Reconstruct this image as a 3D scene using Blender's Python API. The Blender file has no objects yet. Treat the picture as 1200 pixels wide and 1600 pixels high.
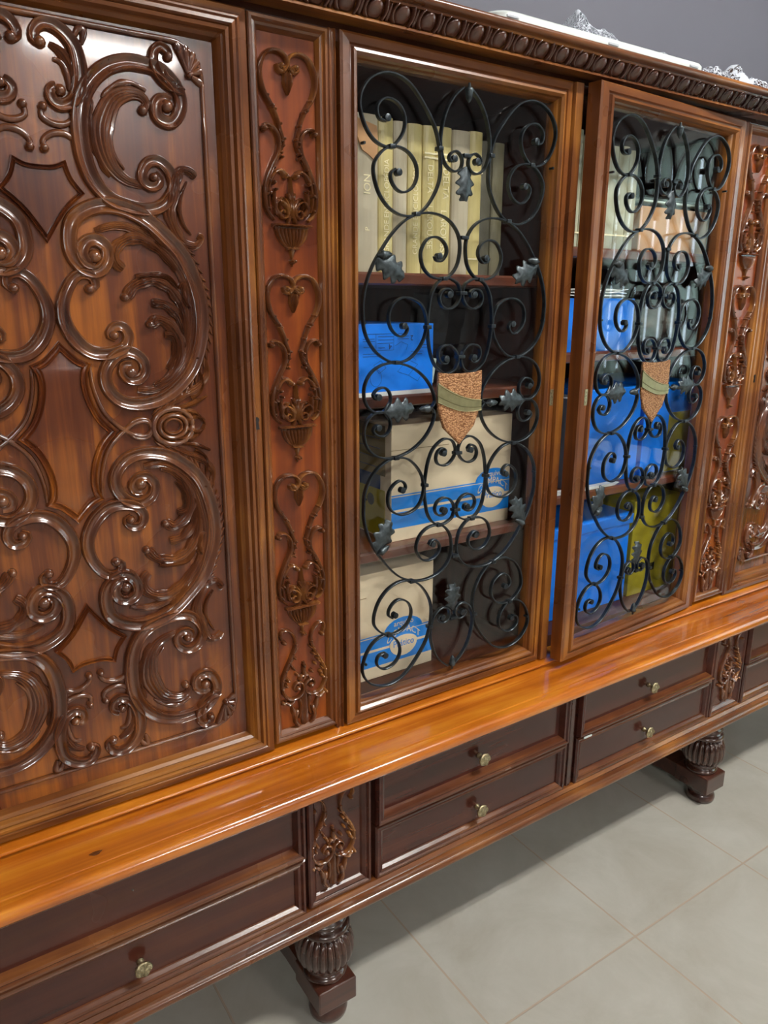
import bpy, bmesh, math, random
from mathutils import Vector, Matrix
random.seed(7)
PI = math.pi
sc = bpy.context.scene
col = sc.collection

# ------------------------------------------------------------------ camera
def cam_basis(yaw, p, r):
    f = Vector((math.sin(yaw)*math.cos(p), math.cos(yaw)*math.cos(p), -math.sin(p)))
    rt = Vector((math.cos(yaw), -math.sin(yaw), 0)); dn = f.cross(rt)
    a = math.cos(r)*rt + math.sin(r)*dn; b = -math.sin(r)*rt + math.cos(r)*dn
    return a, b, f
_a, _b, _f = cam_basis(0.5875, 0.2714, -0.0033)
cd = bpy.data.cameras.new('camera'); cam = bpy.data.objects.new('camera', cd); col.objects.link(cam)
cam.matrix_world = Matrix(((_a.x, -_b.x, -_f.x, 0), (_a.y, -_b.y, -_f.y, -1.15), (_a.z, -_b.z, -_f.z, 1.409), (0, 0, 0, 1)))
cd.sensor_fit = 'VERTICAL'; cd.sensor_height = 36; cd.lens = 26.568; cd.clip_start = .01
sc.camera = cam
# ------------------------------------------------------------------ light and exposure
w = bpy.data.worlds.new('world'); sc.world = w; w.use_nodes = True
w.node_tree.nodes['Background'].inputs[0].default_value = (.75, .87, 1, 1)
w.node_tree.nodes['Background'].inputs[1].default_value = 6.0
sc.view_settings.view_transform = 'Standard'; sc.view_settings.look = 'None'
sc.view_settings.gamma = 1; sc.view_settings.exposure = 0.45
LAMP = 125.0      # ceiling tube emission
TUBES = [(1.9, -1.5), (-1.6, -4.6), (2.0, -6.1)]
ROOM = (-2.6, 4.3, -6.6, .47, 3.5)     # x0 x1 y0 y1 height

# ------------------------------------------------------------------ helpers
def link(name, me, mat, parent=None, loc=None, rot=None):
    o = bpy.data.objects.new(name, me); col.objects.link(o)
    if mat is not None and len(me.materials) == 0:
        for q in (mat if isinstance(mat, (list, tuple)) else [mat]): me.materials.append(q)
    if parent is not None: o.parent = parent
    if loc: o.location = loc
    if rot: o.rotation_euler = rot
    return o
def mesh(bm, name='m', smooth=False, angle=None, doubles=False):
    if doubles: bmesh.ops.remove_doubles(bm, verts=bm.verts, dist=1e-5)
    bmesh.ops.recalc_face_normals(bm, faces=bm.faces)
    me = bpy.data.meshes.new(name); bm.to_mesh(me); bm.free()
    if smooth:
        for p in me.polygons: p.use_smooth = True
        if angle:
            me.set_sharp_from_angle(angle=math.radians(angle))
    return me
def obj(name, bm, mat, parent=None, smooth=False, angle=None, loc=None, rot=None, off=None):
    """off: world coordinates were used; shift by the parent's base"""
    if off is not None: bmesh.ops.translate(bm, verts=bm.verts, vec=-Vector(off))
    return link(name, mesh(bm, name, smooth, angle), mat, parent, loc, rot)
def empty(name, loc, rot=None, parent=None):
    o = bpy.data.objects.new(name, None); col.objects.link(o); o.location = loc; o.empty_display_size = .05
    if rot: o.rotation_euler = rot
    if parent: o.parent = parent
    return o
def tag(o, label, cat, group=None, kind=None):
    if label: o['label'] = label
    if cat: o['category'] = cat
    if group: o['group'] = group
    if kind: o['kind'] = kind
    return o
def struct(o): o['kind'] = 'structure'; return o
def box(bm, x0, x1, y0, y1, z0, z1, bev=0):
    b = bmesh.new()
    vs = [b.verts.new((x, y, z)) for x in (x0, x1) for y in (y0, y1) for z in (z0, z1)]
    for f in ((0,1,3,2), (4,6,7,5), (0,4,5,1), (2,3,7,6), (0,2,6,4), (1,5,7,3)): b.faces.new([vs[i] for i in f])
    if bev: bmesh.ops.bevel(b, geom=b.edges[:], offset=bev, segments=2, affect='EDGES', profile=.5)
    me = bpy.data.meshes.new('t'); b.to_mesh(me); b.free(); bm.from_mesh(me); bpy.data.meshes.remove(me)
    return bm
def add(bm, me):
    bm.from_mesh(me)
def B(*a, **k): return box(bmesh.new(), *a, **k)
def frame(bm, x0, x1, z0, z1, prof, fill=False, kz=1.):
    """mitred rectangular moulding: prof = list of (inset, y); level rails get material slot 1"""
    rings = []
    for d, y in prof:
        e = d*kz
        rings.append([bm.verts.new(p) for p in ((x0+d, y, z0+e), (x1-d, y, z0+e), (x1-d, y, z1-e), (x0+d, y, z1-e))])
    for a, b in zip(rings, rings[1:]):
        for i in range(4):
            j = (i+1) % 4; f = bm.faces.new((a[i], a[j], b[j], b[i])); f.material_index = 1 if i in (0, 2) else 0
    if fill: bm.faces.new(rings[-1])
    return bm
def extrx(bm, prof, x0, x1):
    """prof: closed loop (y,z) swept along x"""
    A = [bm.verts.new((x0, y, z)) for y, z in prof]; Bv = [bm.verts.new((x1, y, z)) for y, z in prof]
    n = len(prof)
    for i in range(n): j = (i+1) % n; bm.faces.new((A[i], A[j], Bv[j], Bv[i]))
    bm.faces.new(A); bm.faces.new(Bv[::-1]); return bm
def extrz(bm, prof, z0, z1):
    A = [bm.verts.new((x, y, z0)) for x, y in prof]; Bv = [bm.verts.new((x, y, z1)) for x, y in prof]
    n = len(prof)
    for i in range(n): j = (i+1) % n; bm.faces.new((A[i], A[j], Bv[j], Bv[i]))
    bm.faces.new(A); bm.faces.new(Bv[::-1]); return bm
def arc(cy, cz, r, a0, a1, n=6):
    return [(cy+r*math.cos(math.radians(a0+(a1-a0)*i/n)), cz+r*math.sin(math.radians(a0+(a1-a0)*i/n))) for i in range(n+1)]
def smooth2(pts, step=.004):
    """Catmull-Rom through 2D points, then even resampling"""
    P = [pts[0]] + list(pts) + [pts[-1]]; out = []
    for i in range(1, len(P)-2):
        p0, p1, p2, p3 = P[i-1:i+3]
        for k in range(8):
            t = k/8; q = []
            for c in (0, 1):
                q.append(.5*((2*p1[c]) + (-p0[c]+p2[c])*t + (2*p0[c]-5*p1[c]+4*p2[c]-p3[c])*t*t + (-p0[c]+3*p1[c]-3*p2[c]+p3[c])*t**3))
            out.append(q)
    out.append(list(P[-1]))
    L = [0]
    for a, b in zip(out, out[1:]): L.append(L[-1]+math.hypot(b[0]-a[0], b[1]-a[1]))
    n = max(4, int(L[-1]/step)); res = []; j = 0
    for i in range(n+1):
        s = L[-1]*i/n
        while j < len(L)-2 and L[j+1] < s: j += 1
        t = (s-L[j])/max(1e-9, L[j+1]-L[j])
        res.append((out[j][0]+(out[j+1][0]-out[j][0])*t, out[j][1]+(out[j+1][1]-out[j][1])*t))
    return res
ROUND = [(math.cos(PI*i/6), math.sin(PI*i/6)) for i in range(7)][::-1]
BAND = [(-1, 0), (-.95, .7), (-.75, 1), (-.52, .85), (-.3, .45), (0, .35), (.3, .45), (.52, .85), (.75, 1), (.95, .7), (1, 0)]
LEAF = [(-1, 0), (-.92, .45), (-.78, .58), (-.6, .48), (-.48, .68), (-.34, .82), (-.2, .72), (-.1, .88), (0, .98), (.1, .88), (.2, .72), (.34, .82), (.48, .68), (.6, .48), (.78, .58), (.92, .45), (1, 0)]
SQ = [(-1, -1), (-1, 1), (1, 1), (1, -1)]
def strand(bm, pts, r, h, yb=0., prof=ROUND, taper=(.0, .0), rmid=None, step=.004, wob=0.):
    """carved relief strand on the plane y=yb, raised by h towards -y. r may be (start, mid, end)"""
    c = smooth2(pts, step); n = len(c)
    if not isinstance(r, tuple): r = (r, r, r)
    prev = None
    for i, p in enumerate(c):
        a = c[max(0, i-1)]; b = c[min(n-1, i+1)]
        tx, tz = b[0]-a[0], b[1]-a[1]; l = math.hypot(tx, tz) or 1; nx, nz = -tz/l, tx/l
        t = i/(n-1)
        rr = (r[0]+(r[1]-r[0])*(t*2)) if t < .5 else (r[1]+(r[2]-r[1])*(t*2-1))
        rr *= 1 + wob*math.sin(t*n*.9)
        k = min(1, .35+ .65*rr/max(r)); hh = h*k
        if t < .02 or t > .98: hh *= .8; rr *= .85
        ring = [bm.verts.new((p[0]+nx*u*rr, yb-v*hh, p[1]+nz*u*rr)) for u, v in prof]
        if prev:
            for q in range(len(ring)): s = (q+1) % len(ring); bm.faces.new((prev[q], prev[s], ring[s], ring[q]))
        else: bm.faces.new(ring)
        prev = ring
    bm.faces.new(prev[::-1])
def ball(bm, x, z, r, h, yb=0., seg=10):
    rings = []
    for j in range(5):
        a = PI/2*j/5
        rings.append([bm.verts.new((x+r*math.cos(a)*math.cos(2*PI*i/seg), yb-h*math.sin(a), z+r*math.cos(a)*math.sin(2*PI*i/seg))) for i in range(seg)])
    top = bm.verts.new((x, yb-h, z))
    for a, b in zip(rings, rings[1:]):
        for i in range(seg): j = (i+1) % seg; bm.faces.new((a[i], a[j], b[j], b[i]))
    for i in range(seg): bm.faces.new((rings[-1][i], rings[-1][(i+1) % seg], top))
def lathe(bm, prof, cx, cy, seg=32, flute=None):
    """prof (r,z[,fluted]) about a vertical axis"""
    rings = []
    for q in prof:
        r, z = q[0], q[1]; fl = q[2] if len(q) > 2 else 0
        ring = []
        for i in range(seg):
            a = 2*PI*i/seg; rr = r*(1 - fl*(1-abs(math.sin(a*flute/2)))**1.5*.13) if (fl and flute) else r
            ring.append(bm.verts.new((cx+rr*math.cos(a), cy+rr*math.sin(a), z)))
        rings.append(ring)
    for a, b in zip(rings, rings[1:]):
        for i in range(seg): j = (i+1) % seg; bm.faces.new((a[i], a[j], b[j], b[i]))
    bm.faces.new(rings[0][::-1]); bm.faces.new(rings[-1]); return bm
def polyprism(bm, pts, y0, y1, bevel=0, inset=0):
    """closed 2D outline in XZ between y0 (back) and y1 (front); inset gives a chamfer"""
    n = len(pts); cx = sum(p[0] for p in pts)/n; cz = sum(p[1] for p in pts)/n
    def ring(y, s): return [bm.verts.new((cx+(p[0]-cx)*s, y, cz+(p[1]-cz)*s)) for p in pts]
    R = [ring(y0, 1), ring(y1+(y0-y1)*.3, 1), ring(y1, 1-inset)]
    for a, b in zip(R, R[1:]):
        for i in range(n): j = (i+1) % n; bm.faces.new((a[i], a[j], b[j], b[i]))
    bm.faces.new(R[0][::-1]); bm.faces.new(R[-1])
def text_bm(s, size, ext=.0004, align='CENTER', condensed=1.0):
    cu = bpy.data.curves.new('t', 'FONT'); cu.body = s; cu.size = size; cu.extrude = ext; cu.align_x = align; cu.align_y = 'CENTER'
    o = bpy.data.objects.new('t', cu); col.objects.link(o)
    me = bpy.data.meshes.new_from_object(o.evaluated_get(bpy.context.evaluated_depsgraph_get()))
    bm = bmesh.new(); bm.from_mesh(me); bpy.data.objects.remove(o); bpy.data.meshes.remove(me); bpy.data.curves.remove(cu)
    bmesh.ops.scale(bm, vec=(condensed, 1, 1), verts=bm.verts)
    bmesh.ops.rotate(bm, matrix=Matrix.Rotation(PI/2, 3, 'X'), verts=bm.verts)     # faces -y, up = z
    return bm
def place(bm, x, y, z, roty=0.):
    if roty: bmesh.ops.rotate(bm, matrix=Matrix.Rotation(roty, 3, 'Y'), verts=bm.verts)
    bmesh.ops.translate(bm, vec=(x, y, z), verts=bm.verts); return bm

# ------------------------------------------------------------------ materials
def nodes(name):
    m = bpy.data.materials.new(name); m.use_nodes = True; nt = m.node_tree
    return m, nt, nt.nodes['Principled BSDF']
def plain(name, c, rough=.5, metal=0., noise=0., nscale=20., bump=0., coat=0., trans=0., spec=.5):
    m, nt, b = nodes(name)
    b.inputs['Base Color'].default_value = (*c, 1); b.inputs['Roughness'].default_value = rough; b.inputs['Metallic'].default_value = metal
    b.inputs['Coat Weight'].default_value = coat; b.inputs['Coat Roughness'].default_value = .1; b.inputs['Specular IOR Level'].default_value = spec
    if trans: b.inputs['Transmission Weight'].default_value = trans
    if noise or bump:
        tc = nt.nodes.new('ShaderNodeTexCoord'); n = nt.nodes.new('ShaderNodeTexNoise'); n.inputs['Scale'].default_value = nscale; n.inputs['Detail'].default_value = 6
        nt.links.new(tc.outputs['Object'], n.inputs['Vector'])
        if noise:
            r = nt.nodes.new('ShaderNodeValToRGB'); e = r.color_ramp.elements
            e[0].position = .3; e[1].position = .7
            e[0].color = (*[x*(1-noise) for x in c], 1); e[1].color = (*[min(1, x*(1+noise)) for x in c], 1)
            nt.links.new(n.outputs['Fac'], r.inputs[0]); nt.links.new(r.outputs[0], b.inputs['Base Color'])
        if bump:
            bp = nt.nodes.new('ShaderNodeBump'); bp.inputs['Strength'].default_value = bump; bp.inputs['Distance'].default_value = .002
            nt.links.new(n.outputs['Fac'], bp.inputs['Height']); nt.links.new(bp.outputs[0], b.inputs['Normal'])
    return m
def wood(name, dark, mid, light, axis='z', rough=.28, coat=.6, fine=1., patch=3., spec=.5, bump=.12, crough=.07):
    """varnished wood with grain along an axis and slow patches of tone"""
    m, nt, b = nodes(name); N = nt.nodes; L = nt.links
    tc = N.new('ShaderNodeTexCoord'); mp = N.new('ShaderNodeMapping')
    s = {'x': (1.6, 38, 38), 'z': (38, 38, 1.6), 'y': (38, 1.6, 38)}[axis]
    mp.inputs['Scale'].default_value = [v*fine for v in s]
    L.new(tc.outputs['Object'], mp.inputs['Vector'])
    n1 = N.new('ShaderNodeTexNoise'); n1.inputs['Scale'].default_value = 1; n1.inputs['Detail'].default_value = 9; n1.inputs['Roughness'].default_value = .62; n1.inputs['Distortion'].default_value = .7
    L.new(mp.outputs[0], n1.inputs['Vector'])
    n2 = N.new('ShaderNodeTexNoise'); n2.inputs['Scale'].default_value = patch; n2.inputs['Detail'].default_value = 3
    L.new(tc.outputs['Object'], n2.inputs['Vector'])
    mx = N.new('ShaderNodeMath'); mx.operation = 'MULTIPLY_ADD'; mx.inputs[1].default_value = .55
    m2 = N.new('ShaderNodeMath'); m2.operation = 'MULTIPLY'; m2.inputs[1].default_value = .5
    L.new(n1.outputs['Fac'], mx.inputs[0]); L.new(n2.outputs['Fac'], m2.inputs[0]); L.new(m2.outputs[0], mx.inputs[2])
    r = N.new('ShaderNodeValToRGB'); e = r.color_ramp.elements
    e[0].position = .38; e[0].color = (*dark, 1); e[1].position = .68; e[1].color = (*light, 1)
    k = e.new(.53); k.color = (*mid, 1)
    L.new(mx.outputs[0], r.inputs[0]); L.new(r.outputs[0], b.inputs['Base Color'])
    rr = N.new('ShaderNodeMapRange'); rr.inputs[3].default_value = rough*.8; rr.inputs[4].default_value = rough*1.35
    L.new(n2.outputs['Fac'], rr.inputs[0]); L.new(rr.outputs[0], b.inputs['Roughness'])
    b.inputs['Coat Weight'].default_value = coat; b.inputs['Coat Roughness'].default_value = crough; b.inputs['Specular IOR Level'].default_value = spec
    bp = N.new('ShaderNodeBump'); bp.inputs['Strength'].default_value = bump; bp.inputs['Distance'].default_value = .001
    L.new(n1.outputs['Fac'], bp.inputs['Height']); L.new(bp.outputs[0], b.inputs['Normal'])
    return m
M = {}
M['panel'] = wood('mahogany_panel', (.055, .011, .004), (.115, .027, .007), (.32, .095, .012), 'z', .25, .4, patch=4.5, spec=.4)
M['carve'] = wood('carved_mahogany', (.05, .013, .005), (.10, .029, .010), (.19, .062, .015), 'z', .2, .9, patch=9, crough=.05)
M['stile'] = wood('frame_wood_upright', (.065, .018, .006), (.16, .048, .010), (.36, .14, .020), 'z', .27, .4, patch=5)
M['rail'] = wood('frame_wood_level', (.065, .018, .006), (.15, .046, .010), (.32, .12, .020), 'x', .27, .4, patch=5)
M['dark'] = wood('dark_mahogany', (.022, .007, .005), (.05, .015, .009), (.09, .028, .014), 'x', .26, .6)
M['drawer'] = wood('drawer_mahogany', (.03, .008, .006), (.06, .015, .009), (.095, .026, .012), 'x', .24, .5, fine=.5, patch=3, bump=0, spec=.3)
M['edge'] = wood('drawer_edge_painted_highlight', (.05, .014, .007), (.10, .030, .011), (.20, .07, .018), 'x', .24, .5, patch=6)  # lighter level mouldings: an orange highlight painted into the wood colour
M['top'] = wood('honey_worktop', (.27, .062, .005), (.48, .13, .008), (.68, .25, .02), 'x', .22, 1.0, patch=3.5, crough=.06)
M['plil'] = wood('pilaster_panel', (.085, .015, .004), (.18, .036, .006), (.30, .075, .008), 'z', .28, .3, patch=6, spec=.3)
M['urn'] = wood('pilaster_carving', (.06, .016, .005), (.13, .040, .011), (.28, .11, .025), 'z', .2, 1.0, patch=20, crough=.05)
M['shelf'] = wood('shelf_mahogany', (.07, .016, .008), (.13, .032, .013), (.18, .05, .018), 'x', .35, .3)
M['inner'] = wood('cabinet_lining', (.03, .008, .006), (.055, .013, .008), (.085, .02, .010), 'z', .5, .1)
M['iron'] = plain('black_wrought_iron', (.035, .042, .048), .36, .75, noise=.4, nscale=60, bump=.25)
M['leaf'] = plain('tarnished_iron_leaf', (.06, .072, .078), .42, .7, noise=.6, nscale=90, bump=.5)
M['brass'] = plain('aged_brass', (.30, .27, .14), .42, .75, noise=.15, nscale=80)
M['knob'] = plain('antique_brass_knob', (.38, .32, .19), .32, .9, noise=.5, nscale=300, bump=.4)
M['steel'] = plain('bare_steel', (.5, .5, .48), .3, 1)
M['lock'] = plain('keyhole_black', (.006, .005, .005), .6)
M['bulb'] = plain('fluted_leg_wood', (.045, .016, .009), .24, 0, noise=.3, nscale=12, coat=.6)
def hammered():
    m, nt, b = nodes('hammered_copper'); N = nt.nodes; L = nt.links
    b.inputs['Base Color'].default_value = (.62, .30, .13, 1); b.inputs['Metallic'].default_value = .55; b.inputs['Roughness'].default_value = .42
    tc = N.new('ShaderNodeTexCoord'); v = N.new('ShaderNodeTexVoronoi'); v.inputs['Scale'].default_value = 1; mp = N.new('ShaderNodeMapping'); mp.inputs['Scale'].default_value = (230, 230, 430)
    L.new(tc.outputs['Object'], mp.inputs['Vector']); L.new(mp.outputs[0], v.inputs['Vector'])
    r = N.new('ShaderNodeValToRGB'); r.color_ramp.elements[0].color = (.74, .40, .19, 1); r.color_ramp.elements[1].color = (.25, .10, .04, 1); r.color_ramp.elements[1].position = .75
    L.new(v.outputs['Distance'], r.inputs[0]); L.new(r.outputs[0], b.inputs['Base Color'])
    bp = N.new('ShaderNodeBump'); bp.inputs['Strength'].default_value = .8; bp.inputs['Distance'].default_value = .0015; bp.invert = True
    L.new(v.outputs['Distance'], bp.inputs['Height']); L.new(bp.outputs[0], b.inputs['Normal'])
    return m
M['copper'] = hammered()
def glassm(name, ior, tint=(1, 1, 1), gain=1.):
    m = bpy.data.materials.new(name); m.use_nodes = True; nt = m.node_tree; N = nt.nodes; L = nt.links; N.clear()
    o = N.new('ShaderNodeOutputMaterial'); mx = N.new('ShaderNodeMixShader'); t = N.new('ShaderNodeBsdfTransparent'); g = N.new('ShaderNodeBsdfGlossy'); geo = N.new('ShaderNodeNewGeometry')
    g.inputs['Roughness'].default_value = .005; t.inputs['Color'].default_value = (*tint, 1)
    d = N.new('ShaderNodeVectorMath'); d.operation = 'DOT_PRODUCT'; L.new(geo.outputs['Normal'], d.inputs[0]); L.new(geo.outputs['Incoming'], d.inputs[1])
    ab = N.new('ShaderNodeMath'); ab.operation = 'ABSOLUTE'; L.new(d.outputs['Value'], ab.inputs[0])
    iv = N.new('ShaderNodeMath'); iv.operation = 'SUBTRACT'; iv.inputs[0].default_value = 1; L.new(ab.outputs[0], iv.inputs[1])
    pw = N.new('ShaderNodeMath'); pw.operation = 'POWER'; pw.inputs[1].default_value = 5; L.new(iv.outputs[0], pw.inputs[0])
    r0 = ((ior-1)/(ior+1))**2
    mm = N.new('ShaderNodeMath'); mm.operation = 'MULTIPLY_ADD'; mm.inputs[1].default_value = (1-r0)*gain; mm.inputs[2].default_value = r0*gain; mm.use_clamp = True
    L.new(pw.outputs[0], mm.inputs[0]); L.new(mm.outputs[0], mx.inputs[0]); L.new(t.outputs[0], mx.inputs[1]); L.new(g.outputs[0], mx.inputs[2]); L.new(mx.outputs[0], o.inputs[0])
    return m
M['glass'] = glassm('door_glass', 1.46, (.98, .99, .985), 1.0)
M['clear'] = glassm('clear_plastic', 1.5, (.9, .92, .92), 1.2)
M['kraft'] = plain('kraft_cardboard', (.78, .63, .44), .75, noise=.08, nscale=8, spec=.2)
M['blueprint'] = plain('blue_print', (.0, .22, .75), .6, noise=.05)
M['blue'] = plain('bright_blue_plastic', (.0, .20, .88), .4, noise=.05, nscale=4)
M['navy'] = plain('navy_board', (.01, .04, .16), .5)
M['yellow'] = plain('olive_yellow_plastic', (.40, .33, .02), .45, noise=.08, nscale=4)
M['white'] = plain('white_plastic', (.56, .60, .58), .35)
M['paper'] = plain('white_paper', (.82, .82, .80), .8)
M['ink'] = plain('dark_ink', (.01, .03, .12), .7)
M['gold'] = plain('gold_lettering', (.95, .84, .55), .5, .1)
M['tan'] = plain('bare_cardboard', (.55, .29, .13), .7, noise=.1, nscale=12)
M['grey'] = plain('grey_box_board', (.42, .45, .48), .5)
M['darkstuff'] = plain('dark_cloth_bag', (.05, .035, .025), .8, noise=.5, nscale=25, bump=.8)
M['jade'] = plain('pale_jade_paper', (.55, .66, .60), .4)

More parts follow.
